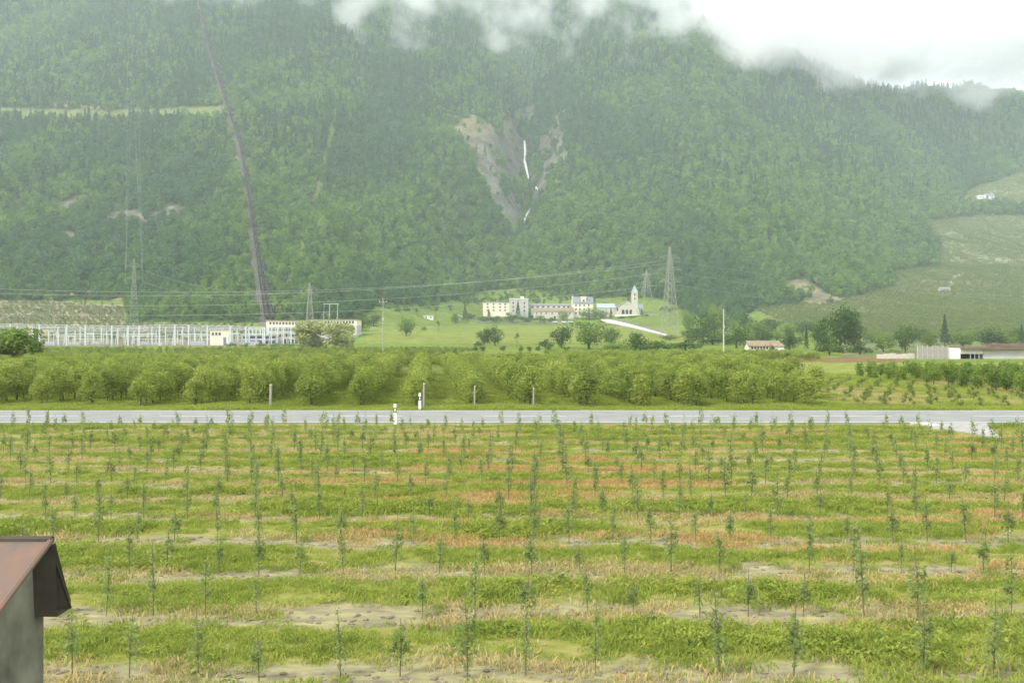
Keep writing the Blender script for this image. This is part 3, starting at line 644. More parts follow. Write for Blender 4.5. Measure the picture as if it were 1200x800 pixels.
for (ya, yb, xa, xb, gx_, gy_, hh) in ((142, 158, -120, 33, 1.3, 4.5, .85), (188, 232, 8, 57, 1.3, 5, 0.72), (180, 330, -175, -22, 2.4, 7, .6)):
    for y in np.arange(ya, yb, gy_):
        for x in np.arange(xa, xb+(y-ya)*.1, gx_):
            if 600+F*x/y > -60 and rng.random() > .05: A.append((y+rng.uniform(-.3, .3), x+rng.uniform(-.4, .4), hh))
A = np.array(A); k = len(A); sc = rng.uniform(.84, 1.15, k)*A[:, 2]
scatter('orchard_depths', np.c_[A[:, 1], A[:, 0], np.zeros(k)], rng.uniform(0, 6.28, k), np.c_[sc*1.2, sc*1.2, sc*.88], rng.integers(0, 6, k), oc, 'farther ranks of the orchard merging into one green canopy')
# darker block of fruit trees at the right
dk = []
for s in range(4):
    P, d, rs = crown_points(90+s, 600, 0.75, 0.75, 1.0, 1.15, 14, 0.38, 'round', 0.15); dk.append(leafmesh('leaves', P, d, 0.085, rs, 'leaf_light', 0.8))
B = []
for y in np.arange(80, 113, 2.8):
    for x in np.arange(22, 105, 1.3):
        xl = 39-(y-80)*.08
        edge = 79
        if x > xl and y > edge and 600+F*x/y < 1270 and rng.random() > .05: B.append((y+rng.uniform(-.3, .3), x+rng.uniform(-.3, .3)))
B = np.array(sorted(B)); k = len(B)
for i in range(min(60, k)):
    y, x = B[i]; s = int(rng.integers(0, 4)); t = empty('orchard_tree', (x, y, 0), rng.uniform(0, 6.28)); sc = rng.uniform(.78, .96); t.scale = (sc*1.15, sc*1.15, sc)
    tag(t, 'squat bushy fruit tree in the dense block behind the small bushes', 'fruit tree', 'bushy fruit trees of the dense block at the right')
    link('trunk', ot[s], None, t); link('crown', dk[s], None, t)
B = B[60:]; k = len(B); sc = rng.uniform(.75, .95, k)
scatter('fruit_block_depths', np.c_[B[:, 1], B[:, 0], np.zeros(k)], rng.uniform(0, 6.28, k), sc*1.05, rng.integers(0, 4, k), dk, 'farther ranks of the dense bushy fruit block')
# small bushes of the newly planted plot
yb_ = []
for s in range(4):
    P, d, rs = crown_points(110+s, 150, 0.34, 0.34, 0.36, 0.52, 8, 0.45); yb_.append(leafmesh('leaves', P, d, 0.06, rs, 'leaf_young', 0.8))
stem = MB().bar((0, 0, -.1), (0, 0, .75), .022, .012, 5).mesh('stem'); stem.materials.append(MATS['bark'])
nb = 0
for kx in range(-4, 16):
    for j in range(0, 17):
        y = 64.6+j*2.3+rng.uniform(-.25, .25); x = 20.5+kx*1.55+(y-65)*0.06+rng.uniform(-.2, .2)+(j % 2)*0.5
        px_ = 600+F*x/y
        if x < 21.8+(y-66)*0.19 or px_ > 1225 or (y > 78 and x > 38-(y-80)*.08): continue
        t = empty('young_bush', (x, y, 0), rng.uniform(0, 6.28)); t.scale = (rng.uniform(.5, .8),)*3; s = int(rng.integers(0, 4))
        tag(t, 'small round bush of the new plot beyond the road, %s' % ('next to the verge' if j < 3 else 'in mid plot' if j < 9 else 'close to the dense fruit block'), 'bush', 'small bushes of the newly planted plot')
        link('stem', stem, None, t); link('crown', yb_[s], None, t); nb += 1
# straw mulch tufts of that plot
n = 20000; Y = rng.uniform(63, 104, n); X = rng.uniform(20, 48, n); ok = (X > 21.5+(Y-66)*.17) & (fbm(X*.5, Y*.6, 2) > .42); X, Y = X[ok], Y[ok]; k = len(X)
scatter('mulch_tufts', np.c_[X, Y, np.full(k, .03)], rng.uniform(0, 6.28, k), rng.uniform(.9, 1.6, k), rng.integers(0, 3, k), wd, 'yellow dry tufts between the small bushes')
# posts of the orchard
def orchard_post(px_, ytop, Y, r, label):
    x = (px_-600)/F*Y; h = CAMZ-(ytop-HOR)*Y/F
    t = empty('orchard_post', (x, Y, 0)); MB().bar((0, 0, -.3), (0.02, 0, h), r, r*.9, 8).build('shaft', 'grey_wood', t); MB().bar((0.02, 0, h-.002), (0.02, 0, h+.05), r*1.15, r*.6, 8).build('cap', 'concrete', t)
    tag(t, label, 'post', 'posts of the orchard trellis'); return t
orchard_post(317, 451, 64.0, .09, 'grey post before the orchard, left of the two white markers')
orchard_post(496.5, 450, 63.8, .07, 'grey post just behind the farther white road marker')
orchard_post(556, 453, 63.9, .06, 'grey post at the head of an orchard row right of the markers')
orchard_post(625, 455, 63.9, .06, 'grey post in the orchard front below the long abbey')
orchard_post(939, 428, 128, .14, 'pale post in the grass between the orchard and the dense fruit block')
orchard_post(964, 433, 112, .12, 'short pale post at the edge of the dense fruit block')
# road markers
plain('white_plastic', (0.78, 0.78, 0.75), 0.5, 0.06, 3); plain('black_plastic', (0.02, 0.02, 0.022), 0.5, 0.2, 3); plain('reflector', (0.75, 0.72, 0.62), 0.2, 0.05, 3)
def marker(px_, Y, label):
    x = (px_-600)/F*Y; t = empty('road_marker', (x, Y, 0.05))
    def sect(z0, z1, w0, w1): 
        m = MB(); a = [(-w0, -.045, z0), (w0, -.045, z0), (w0*.55, .06, z0), (-w0*.55, .06, z0)]; b2 = [(-w1, -.045, z1), (w1, -.045, z1), (w1*.55, .06, z1), (-w1*.55, .06, z1)]
        m.v = a+b2; m.f = [(3, 2, 1, 0), (4, 5, 6, 7), (0, 1, 5, 4), (1, 2, 6, 5), (2, 3, 7, 6), (3, 0, 4, 7)]; return m
    sect(-.3, .58, .078, .075).build('lower_shaft', 'white_plastic', t); bd = sect(.58, .84, .075, .073).build('black_band', 'black_plastic', t)
    MB().box(-.03, .03, -.054, -.047, .63, .80).build('reflector', 'reflector', bd); sect(.84, 1.03, .073, .065).build('white_cap', 'white_plastic', t)
    tag(t, label, 'road marker', 'white roadside markers'); return t
marker(463, 51.9, 'white marker post with black band on the near road edge')
marker(492, 61.7, 'white marker post with black band on the far road edge')

# ------------------------------------------------------------------ trackside hut with a rusty roof, close to the train
m, N, L = newmat('rust')
o = N.new('ShaderNodeOutputMaterial'); b = N.new('ShaderNodeBsdfPrincipled'); b.inputs['Roughness'].default_value = 0.8
tc = N.new('ShaderNodeTexCoord'); mp = N.new('ShaderNodeMapping'); mp.inputs['Scale'].default_value = (1.5, 0.7, 1); L.new(tc.outputs['Object'], mp.inputs['Vector'])
nA = noise(N, L, 2.2, 7, 0.65, mp.outputs['Vector']); rA = ramp(N, [(0.25, (0.075, 0.055, 0.045)), (0.45, (0.12, 0.085, 0.068)), (0.58, (0.155, 0.09, 0.06)), (0.75, (0.25, 0.115, 0.05))]); L.new(nA.outputs['Fac'], rA.inputs['Fac'])
L.new(rA.outputs['Color'], b.inputs['Base Color']); bp = N.new('ShaderNodeBump'); bp.inputs['Strength'].default_value = .3; bp.inputs['Distance'].default_value = .02; L.new(nA.outputs['Fac'], bp.inputs['Height']); L.new(bp.outputs['Normal'], b.inputs['Normal'])
L.new(b.outputs['BSDF'], o.inputs['Surface'])
plain('hut_wall', (0.16, 0.155, 0.12), 0.9, 0.55, 2.2, bump=.5); plain('dark_timber', (0.065, 0.056, 0.044), 0.8, 0.3, 4)
hut = empty('trackside_hut', (-2.70, 6.0, 1.45)); tag(hut, 'small grey hut with a rusty metal roof close beside the track', 'hut')
RZ = 3.31-1.45
# local: x to the right end wall, y away from the track
wl_ = MB(); wl_.v = [(-.1, -1.25, -.4), (-.1, .12, -.4), (-.1, .12, RZ-.42), (-.1, -.02, RZ-.07), (-.1, -1.25, RZ-.57), (-2.4, -1.25, -.4), (-2.4, .12, -.4), (-2.4, .12, RZ-.42), (-2.4, -.02, RZ-.07), (-2.4, -1.25, RZ-.57)]
wl_.f = [(0, 1, 2, 3, 4), (9, 8, 7, 6, 5), (0, 4, 9, 5), (1, 6, 7, 2), (4, 3, 8, 9), (3, 2, 7, 8), (0, 5, 6, 1)]; wl_.build('wall', 'hut_wall', hut)
rf = MB()
for k in range(7):
    x1 = 0.0-k*.36; x0 = x1-.355; rf.prism([(x0, -1.42, RZ-.60), (x1, -1.42, RZ-.60), (x1, 0, RZ-.03), (x0, 0, RZ-.03)], .03)
roof = rf.build('roof', 'rust', hut)
sm = MB()
for k in range(8): sm.bar((-k*.358+.0, -1.42, RZ-.575), (-k*.358, 0, RZ+.0), .016, n=6)
sm.build('seam', 'rust', roof)
MB().bar((-2.5, 0, RZ+.0), (.01, 0, RZ+.0), .022, n=8).build('ridge_cap', 'dark_timber', roof)
bk = MB(); bk.prism([(-2.5, .0, RZ-.05), (.0, .0, RZ-.05), (.02, .22, RZ-.45), (-2.5, .22, RZ-.45)], .045); bk.build('rear_slope', 'dark_timber', roof)
eb = MB(); eb.v = [(-.098, .14, RZ-.45), (.02, .235, RZ-.46), (.02, .01, RZ-.02), (-.098, -.03, RZ-.08), (-.098, .0, RZ-.45), (.02, .03, RZ-.46)]; eb.f = [(0, 1, 2, 3), (4, 3, 2, 5), (0, 4, 5, 1)]; eb.build('end_board', 'dark_timber', roof)

plain('cream_wall', (0.70, 0.65, 0.50), 0.9, .08, .4); plain('white_wall', (0.72, 0.70, 0.63), .9, .06, .4); plain('grey_wall', (0.46, 0.45, 0.40), .9, .1, .4); plain('stone_wall', (0.50, 0.47, 0.38), .95, .22, .9)
plain('slate', (0.17, 0.18, 0.19), .7, .2, .8); plain('blue_slate', (0.30, 0.34, 0.36), .6, .15, .6); plain('tan_tile', (0.23, 0.18, 0.125), .85, .2, .8); plain('brown_roof', (0.17, 0.12, 0.09), .85, .2, .6)
plain('glass', (0.035, 0.04, 0.045), .15, .2, 1); plain('dark_void', (0.03, 0.028, 0.026), .9, .2, 1); plain("steel", (0.50, 0.54, 0.54), .6, .1, 1); plain('insulator', (0.30, 0.24, 0.20), .4, .2, 2); plain('machine', (0.40, 0.42, 0.43), .6, .15, 1)
plain('pale_road', (0.52, 0.50, 0.45), .95, .08, .3); plain('lattice_steel', (0.25, 0.27, 0.21), .7, .15, 1); plain('wire', (0.38, 0.40, 0.35), .6, .05, 1); plain('car_white', (0.8, 0.8, 0.8), .3, .03, 1); plain('tyre', (0.03, 0.03, 0.03), .9, .1, 1); plain('pipe_steel', (0.035, 0.033, 0.03), .85, .25, .3); plain('pipe_pale', (0.12, 0.105, 0.085), .8, .2, .3)

# ------------------------------------------------------------------ trees standing singly
def proto(seed, kind, mat, n=1500):
    """crown and trunk of a tree 2 units high and 2 wide"""
    if kind == 'conifer':
        rs = np.random.default_rng(seed); t = rs.random(n)**0.8; a = rs.uniform(0, 6.283, n); tier = 0.8+0.2*np.sin(t*40); r = (1-t)*tier*rs.uniform(.5, 1.05, n)+.03
        P = np.c_[r*np.cos(a), r*np.sin(a), .15+t*1.85-.08*r]; d = np.c_[np.cos(a), np.sin(a), np.full(n, .4)]; return leafmesh('needles', P, d, .075, rs, mat, .6), trunkmesh('trunk', 1.8, .05, seed, 0, 0, -.2, .9)
    if kind == 'shrub':
        P, d, rs = crown_points(seed, n, .95, .95, .92, .95, 15, .38); return leafmesh('leaves', P, d, .075, rs, mat, .6), trunkmesh('trunk', 1.2, .06, seed, 5, .4, -.2, .8)
    if kind == 'sparse':
        P, d, rs = crown_points(seed, n//4, .85, .85, .68, 1.3, 9, .26); return leafmesh('leaves', P, d, .07, rs, mat, .7), trunkmesh('trunk', 1.9, .04, seed, 8, .7, -.2, .9)
    P, d, rs = crown_points(seed, n, 1.1, 1.1, .99, 1.02, 30, .36); return leafmesh('leaves', P, d, .065, rs, mat, .6), trunkmesh('trunk', 1.7, .07, seed, 7, .6, -.25, .8)
PR = {'round': [proto(s, 'round', 'leaf_tree') for s in (201, 202, 203)], 'light': [proto(s, 'round', 'leaf_light') for s in (211, 212)], 'willow': [proto(s, 'shrub', 'leaf_willow', 2200) for s in (221, 222)],
 'shrub': [proto(s, 'shrub', 'leaf_tree', 900) for s in (231, 232, 233)], 'lshrub': [proto(s, 'shrub', 'leaf_light', 900) for s in (241, 242)], 'conifer': [proto(s, 'conifer', 'leaf_conifer', 1100) for s in (251, 252)], 'sparse': [proto(261, 'sparse', 'leaf_light')], 'bushy': [proto(271, 'shrub', 'leaf_light', 4200)]}
_tn = 0
def tree(px_, w, top, base, kind, label, Y=None, cat=None, group=None):
    global _tn; _tn += 1
    if Y is None: p = hit(px_, base)
    else: p = Vector(((px_-600)/F*Y, Y, hz((px_-600)/F*Y, Y)))
    k = p.y/F; h = CAMZ-(top-HOR)*k-p.z; wd_ = w*k
    nm = {'conifer': 'conifer', 'shrub': 'shrub', 'lshrub': 'shrub', 'willow': 'willow_tree'}.get(kind, 'broadleaf_tree')
    t = empty(nm, p, (_tn*2.39) % 6.28); t.scale = (wd_/2, wd_/2, h/2)
    cr, tr = PR[kind][_tn % len(PR[kind])]
    link('crown', cr, None, t); link('trunk', tr, None, t)
    tag(t, label, cat or ('shrub' if 'shrub' in kind and 'tree' not in label else 'tree'), group); return t
tree(16, 72, 378, 421, 'bushy', 'big round bush-like tree before the left end of the substation', 124)
tree(368, 62, 373, 414, 'willow', 'left lobe of the pale grey-green willow pair before the power station', 325)
tree(402, 58, 374, 414, 'willow', 'right lobe of the pale grey-green willow pair before the power station', 318)
tree(424, 26, 364, 393, 'round', 'dark tree just right of the long power station roof', 560)
tree(438, 20, 367, 390, 'round', 'dark tree behind the wooden pole by the meadow', 590)
tree(476, 22, 369, 394, 'light', 'lone tree on the meadow below the small white hut')
tree(497, 9, 381, 388, 'lshrub', 'tiny shrub on the meadow below the small white hut')
tree(514, 10, 375, 388, 'sparse', 'thin little tree right of the small white hut')
tree(545, 13, 357, 379, 'conifer', 'dark conifer left of the white abbey wing')
tree(534, 14, 366, 379, 'round', 'low tree at the left end of the abbey hedge')
tree(580, 24, 380, 405, 'round', 'spreading dark meadow tree below the white abbey wing')
tree(567, 20, 383, 405, 'round', 'left neighbour of the spreading dark meadow tree')
tree(561, 14, 399, 406, 'shrub', 'low dark shrub under the spreading meadow trees')
tree(606, 11, 389, 407, 'sparse', 'slender thin meadow tree between the two dark ones')
tree(658, 29, 380, 408, 'round', 'round dark meadow tree below the parked cars')
tree(639, 26, 396, 408, 'shrub', 'low dark shrub left of the round dark meadow tree')
tree(690, 52, 371, 409, 'light', 'large light green tree below the main abbey house')
tree(717, 24, 382, 406, 'round', 'darker tree against the side of the large light green one')
tree(745, 42, 388, 413, 'round', 'broad tree below the pale abbey drive')
tree(720, 42, 398, 414, 'lshrub', 'light shrub in front of the large light green tree')
tree(770, 48, 397, 413, 'shrub', 'wide shrub below the lower end of the pale drive')
tree(803, 50, 396, 411, 'shrub', 'wide shrub at the foot of the tall pylon')
tree(824, 42, 362, 403, 'round', 'big dark tree right of the tall pylon')
tree(838, 26, 352, 385, 'light', 'pale tree top rising behind the big dark tree', 640)
tree(806, 22, 360, 395, 'light', 'pale tree between the tall pylon and the big dark tree', 600)
tree(863, 38, 379, 408, 'round', 'dark tree right of the pale concrete pole')
tree(895, 30, 383, 404, 'round', 'dark tree behind the roof of the small farmhouse', 420)
tree(925, 25, 384, 411, 'round', 'dark tree right of the small farmhouse')
tree(945, 8, 381, 410, 'conifer', 'narrow dark conifer between farmhouse and big tree group')
tree(984, 46, 356, 413, 'round', 'tallest dark tree of the big group at right')
tree(1001, 30, 364, 413, 'round', 'right hand tree of the big dark group')
tree(966, 28, 374, 412, 'round', 'left hand tree of the big dark group')
tree(972, 46, 400, 419, 'shrub', 'dark undergrowth shrub below the left of the big tree group', 250)
tree(1008, 40, 402, 419, 'shrub', 'dark undergrowth shrub below the right of the big tree group', 255)
tree(1035, 34, 392, 412, 'lshrub', 'light shrub between the big tree group and the round tree')
tree(1061, 29, 378, 413, 'round', 'round dark tree behind the grey panel fence')
tree(1048, 20, 408, 416, 'lshrub', 'low light shrub at the foot of the round dark tree', 270)
tree(1107, 18, 369, 407, 'conifer', 'pointed conifer behind the white shed block')
tree(1090, 24, 386, 408, 'light', 'pale tree between the round tree and the pointed conifer')
tree(1128, 34, 386, 407, 'light', 'light tree right of the pointed conifer')
tree(1158, 38, 382, 406, 'round', 'broad dark tree above the brown shed roof')
tree(1180, 26, 388, 406, 'light', 'light tree above the right part of the shed roof')
tree(1197, 12, 380, 406, 'conifer', 'small conifer at the right edge above the shed roof')
for px_, w, top, kd, lab in ((1022, 26, 385, 'light', 'just right of the big dark group'), (1042, 24, 388, 'light', 'left of the round dark tree'), (1078, 24, 384, 'round', 'right of the round dark tree'), (1116, 22, 390, 'round', 'touching the pointed conifer'), (1142, 28, 384, 'light', 'above the shed end'), (1170, 26, 385, 'light', 'behind the shed roof'), (1190, 24, 384, 'round', 'near the right edge of the view'), (1214, 26, 383, 'round', 'at the very right edge'),
  (845, 24, 384, 'light', 'behind the pale concrete pole'), (880, 22, 386, 'light', 'left above the farmhouse roof'), (910, 20, 387, 'light', 'right above the farmhouse roof'), (938, 20, 390, 'light', 'left of the narrow conifer'), (955, 22, 386, 'light', 'right of the narrow conifer'), (785, 24, 392, 'light', 'beneath the tall pylon'), (870, 20, 390, 'round', 'low beside the dark roadside tree')):
    tree(px_, w*1.2, top, 404, kd, 'bushy tree of the far tree belt, '+lab, 455+(_tn*37) % 60, 'tree', 'trees of the far belt below the vineyards')
for i, (px_, pyt, w) in enumerate(((66, 392, 6), (84, 394, 7), (106, 391, 6), (124, 393, 5), (142, 392, 7), (158, 394, 6), (176, 391, 5), (200, 393, 7), (226, 392, 6), (240, 394, 6), (276, 391, 6))):
    k = (485+(i*13) % 60); x = (px_-600)/F*k; t = empty('busbar_support', (x, k, hz(x, k))); tag(t, 'small steel busbar support inside the substation, %s from the left' % ordw(i), 'busbar support', 'small busbar supports of the substation')
    H_ = CAMZ-(pyt-HOR)*k/F; ww = w*k/F
    for sx_ in (-ww/2, ww/2): MB().box(sx_-.12, sx_+.12, -.12, .12, -.3, H_).build('post', 'steel', t)
    MB().box(-ww/2-.5, ww/2+.5, -.1, .1, H_+.003, H_+.25).build('crossbar', 'steel', t)
    for q in range(3):
        d = MB(); xa = -ww/2+q*ww/2
        for g_ in range(4): d.bar((xa, 0, H_+.25+g_*.3), (xa, 0, H_+.25+g_*.3+.2), .17, .1, 6)
        d.build('insulator', 'insulator', t)
for px_, w, top, base_, kd, lab in ((812, 30, 382, 398, 'shrub', 'low on the pylon side'), (850, 34, 368, 388, 'light', 'behind the concrete pole'), (872, 28, 366, 384, 'round', 'high up above the farmhouse'), (888, 26, 374, 390, 'light', 'above the farmhouse chimney end'), (905, 28, 372, 388, 'round', 'straight above the farmhouse gable'), (922, 24, 376, 392, 'light', 'below the steep vineyard'), (940, 26, 374, 392, 'round', 'just left of the narrow conifer top'), (958, 26, 372, 392, 'light', 'touching the big dark tree group'), (835, 40, 392, 404, 'shrub', 'under the big dark tree'), (880, 36, 395, 405, 'shrub', 'left of the farmhouse'), (930, 30, 396, 406, 'shrub', 'right of the farmhouse')):
    tree(px_, w*1.15, top, base_, kd, 'bushy growth on the slope right of the abbey, '+lab, None, 'tree', 'bushy growth right of the abbey')
for px_, w, top, lab in ((552, 20, 366, 'hedge tree below the left end of the white abbey wing'), (566, 18, 369, 'hedge tree below the middle of the white abbey wing'), (582, 22, 369, 'hedge tree below the right end of the white abbey wing'),
  (600, 26, 365, 'hedge tree below the flat-roofed abbey block'), (617, 20, 368, 'hedge tree right of the flat-roofed abbey block'), (633, 22, 368, 'hedge tree below the long low abbey wing'), (647, 14, 371, 'small hedge tree at the end of the long low wing')):
    tree(px_, w, top, 378.6, 'shrub', lab, 823, 'tree', 'trees of the abbey hedge')
tree(660, 15, 363, 378, 'light', 'light tree between the parked cars and the abbey', 832)
tree(607, 10, 352, 370, 'conifer', 'dark conifer against the flat-roofed abbey block', 842)
tree(573, 7, 362, 372, 'conifer', 'small conifer against the white abbey wing', 843)
tree(621, 6, 358, 371, 'conifer', 'narrow conifer at the corner of the long low wing', 843)
tree(690, 26, 360, 374, 'light', 'light tree before the cream abbey house', 838)
tree(704, 18, 361, 374, 'light', 'light tree between the cream house and the church', 838)
tree(716, 7, 360, 374, 'conifer', 'small conifer before the left corner of the church', 836)
tree(752, 6, 361, 374, 'conifer', 'small conifer at the right corner of the church', 838)
for k_, (px_, lab) in enumerate(((728, 'left of the church door'), (740, 'right of the church door'), (757, 'before the small white abbey house'))):
    tree(px_, 14, 370, 376, 'shrub', 'low dark shrub on the bank '+lab, 832)
for px_, w, lab in ((557, 9, 'first'), (566, 9, 'second'), (590, 10, 'third'), (611, 9, 'fourth'), (620, 8, 'fifth'), (631, 9, 'sixth'), (643, 10, 'seventh'), (664, 9, 'eighth')):
    tree(px_, w, 404, 412, 'shrub', '%s low shrub from the left in the row at the meadow foot' % lab, 300, None, 'low shrubs along the meadow foot')
for px_, w, lab in ((270, 14, 'leftmost'), (287, 16, 'second from the left'), (305, 16, 'third from the left'), (322, 16, 'fourth from the left'), (340, 18, 'rightmost')):
    tree(px_, w, 400.5, 409, 'lshrub', 'low shrub before the power station, %s of the row' % lab, 400, None, 'low shrubs before the power station')
tree(905, 9, 402, 418, 'shrub', 'egg-shaped shrub before the farmhouse gable', 262)
tree(477, 9, 405, 416, 'shrub', 'dark shrub rising above the orchard below the lone meadow tree', 240)
tree(533, 10, 407, 416, 'shrub', 'small shrub rising above the orchard canopy in mid picture', 240)
# scrub on the pasture above the abbey
px, X, Y = sow(5200, 425, 1020, 640, 1080); Z = height(X, Y); _, py = project(X, Y, Z); low = np.interp(px, [p[0] for p in LOWER], [p[1] for p in LOWER])
ok = (py > low-3) & (py < low+np.interp(px, [425, 540, 600, 680, 800, 1020], [12, 12, 20, 10, 16, 10])) & (py < 366) & (fbm(X/30., Y/34., 3) > .47) & ~inpoly(px, py, SLIDE) & ~inpoly(px, py, VMID) & ~inpoly(px, py, VRIGHT)
X, Y, Z = X[ok], Y[ok], Z[ok]; k = len(X)
scatter('scrub', np.c_[X, Y, Z-.3], rng.uniform(0, 6.28, k), rng.uniform(.25, .7, k), rng.integers(0, 5, k), fm[:5], 'scattered scrub on the pasture between abbey and forest')

# ------------------------------------------------------------------ buildings
class House:
    def __init__(s, name, label, cat, pxc, Y, pybase, group=None):
        s.Y = Y; s.k = Y/F; s.pxc = pxc; s.z0 = CAMZ-(pybase-HOR)*s.k
        s.t = empty(name, ((pxc-600)*s.k, Y, s.z0)); tag(s.t, label, cat, group)
    def x(s, px): return (px-s.pxc)*s.k
    def z(s, py): return CAMZ-(py-HOR)*s.k-s.z0
    def wall(s, px0, px1, pyt, depth, mat, y0=0.0, pyb=None, gable=None, name='wall'):
        x0, x1, zt = s.x(px0), s.x(px1), s.z(pyt); zb = s.z(pyb) if pyb else -3.0; m = MB()
        if gable == 'y':      # ridge runs away from the viewer, gable faces the viewer
            pass
        m.box(x0, x1, y0, y0+depth, zb, zt); return m.build(name, mat, s.t)
    def gwall(s, px0, px1, pye, pyr, depth, mat, y0=0.0, axis='y'):
        x0, x1, ze, zr = s.x(px0), s.x(px1), s.z(pye), s.z(pyr); m = MB()
        if axis == 'y':
            xm = (x0+x1)/2; p = [(x0, -3), (x1, -3), (x1, ze), (xm, zr), (x0, ze)]; m.v = [(a, y0, b) for a, b in p]+[(a, y0+depth, b) for a, b in p]
        else:
            ym = y0+depth/2; p = [(y0, -3), (y0+depth, -3), (y0+depth, ze), (ym, zr), (y0, ze)]; m.v = [(x0, a, b) for a, b in p]+[(x1, a, b) for a, b in p]
        m.f = [(0, 1, 2, 3, 4), (9, 8, 7, 6, 5)]+[(i, 5+i, 5+(i+1) % 5, (i+1) % 5) for i in range(5)]
        return m.build('wall', mat, s.t)
    def roof(s, px0, px1, pye, pyr, depth, mat, y0=0.0, axis='x', ov=.5, name='roof'):
        m = MB(); m.gable(s.x(px0), s.x(px1), y0, y0+depth, s.z(pye)+.02, s.z(pyr)+.02, axis, ov, .3); return m.build(name, mat, s.t)
    def slab(s, px0, px1, py, depth, mat, th=.5, y0=0.0, ov=.4, name='roof'):
        z = s.z(py)+.004; return MB().box(s.x(px0)-ov, s.x(px1)+ov, y0-ov, y0+depth+ov, z, z+th).build(name, mat, s.t)
    def wins(s, pxs, pys, w, h, mat='glass', y0=0.0, name='window', frame=True, par=None):
        me = MB().box(-w/2, w/2, -.06, .3, -h/2, h/2).mesh(name); me.materials.append(MATS[mat])
        fr = None
        if frame: fr = MB().box(-w/2-.12, w/2+.12, -.14, .1, -h/2-.22, -h/2-.02).mesh('sill'); fr.materials.append(MATS['grey_wall'])
        for py in pys:
            for px in pxs:
                o_ = link(name, me, None, par or s.t); o_.location = (s.x(px), y0, s.z(py))
                if fr: link('sill', fr, None, o_)
AY = 850.0
h = House('abbey_wing', 'white three-storey abbey wing with small dark windows at the left end', 'building', 581, AY, 371)
h.wall(566, 596.9, 354.4, 12, 'cream_wall'); h.slab(566, 596.5, 354.4, 12, 'slate', .5); h.wins((571.5, 578.5, 586, 592), (356.3, 359.9, 363.6), 1.25, 1.2)
h = House('abbey_block', 'tall flat-roofed grey abbey block behind a dark conifer', 'building', 608, AY-3, 371)
h.wall(597, 619, 350.4, 16, 'grey_wall'); h.slab(597, 619, 350.4, 16, 'white_wall', .55, 0, .5); h.wall(599.5, 616.5, 349.2, 10, 'slate', 2, 350.2, name='roof_house'); h.wall(610, 614, 346.8, 3, 'white_wall', 5, 349.19, name='chimney')
h.wins((601.5, 614.5), (355, 359.5, 364), 1.2, 1.7)
h = House('abbey_gallery', 'long low abbey wing with a strip of windows under a dark roof', 'building', 643, AY+8, 371)
h.wall(620, 668, 358.0, 10, 'white_wall'); h.roof(620, 668, 358.0, 355.9, 10, 'slate', 0, 'x', .5); h.wins((624, 630, 636.5, 642.5, 649, 655, 661, 666), (360.0,), 2.2, 1.7)
h = House('abbey_hall', 'low abbey hall with a tan tiled roof before the window strip', 'building', 648, AY-6, 373.5)
h.gwall(625, 672, 364.6, 360.6, 9, 'stone_wall', 0, 'x'); h.roof(625, 672, 364.6, 360.6, 9, 'tan_tile', 0, 'x', .4); h.wins((629, 634, 640, 647, 655, 663, 668), (367,), .9, 1.6); h.wins((650,), (372,), 1.6, 2.4, 'dark_void', 0, 'door', False)
h = House('abbey_house', 'cream four-storey abbey house with grey gabled roof and dormer', 'building', 683, AY, 373)
h.gwall(670.5, 695, 355, 347.8, 11, 'cream_wall', 0, 'x'); h.roof(671.5, 695, 355, 347.9, 11, 'slate', 0, 'x', .45)
h.wins((675, 679.5, 684.5, 690), (357.6, 362.2, 366.8), 1.15, 1.6)
MB().box(h.x(681), h.x(687), 1.0, 5, h.z(356), h.z(348.3)).build('dormer', 'cream_wall', h.t); MB().box(h.x(680.5), h.x(687.5), .6, 5.3, h.z(348.3)+.004, h.z(347.3)).build('dormer_roof', 'white_wall', h.t); h.wins((684,), (352.5,), 1.7, 2.0, y0=1.0)
MB().box(h.x(670.6), h.x(672), 4.6, 6.2, h.z(350), h.z(346.6)).build('chimney', 'white_wall', h.t)
h = House('church', 'stone abbey church with pointed bell tower and three arched doorways', 'church', 735, AY-2, 372)
h.gwall(722, 749, 361.5, 352.4, 26, 'stone_wall', 0, 'y'); h.roof(722, 749, 361.5, 352.4, 26, 'slate', .1, 'y', .5)
h.gwall(700, 721.9, 360.4, 355.6, 11, 'stone_wall', 4, 'x'); h.roof(700, 721.4, 360.4, 355.6, 11, 'blue_slate', 4, 'x', .4, 'wing_roof')
tw = h.wall(740.4, 747.2, 342.4, 4.9, 'stone_wall', -.6, name='bell_tower')
m = MB(); x0, x1, zb_, zt_ = h.x(740.0), h.x(747.6), h.z(342.4)+.004, h.z(333.6); xm = (x0+x1)/2
m.v = [(x0, -.9, zb_), (x1, -.9, zb_), (x1, 4.6, zb_), (x0, 4.6, zb_), (xm, 1.85, zt_)]; m.f = [(3, 2, 1, 0), (0, 1, 4), (1, 2, 4), (2, 3, 4), (3, 0, 4)]; m.build('spire', 'blue_slate', h.t)
h.wins((743.8,), (345.2, 350), .9, 2.0, 'dark_void', -.6, 'belfry_opening', False)
MB().bar((xm, 1.85, zt_-.1), (xm, 1.85, zt_+1.5), .07).bar((xm-.5, 1.85, zt_+1), (xm+.5, 1.85, zt_+1), .07).build('cross', 'slate', h.t)
h.gwall(747.3, 753.5, 361.5, 356, 9, 'stone_wall', 3, 'x'); h.roof(747.4, 753.5, 361.5, 356, 9, 'blue_slate', 3, 'x', .4, 'annex_roof')
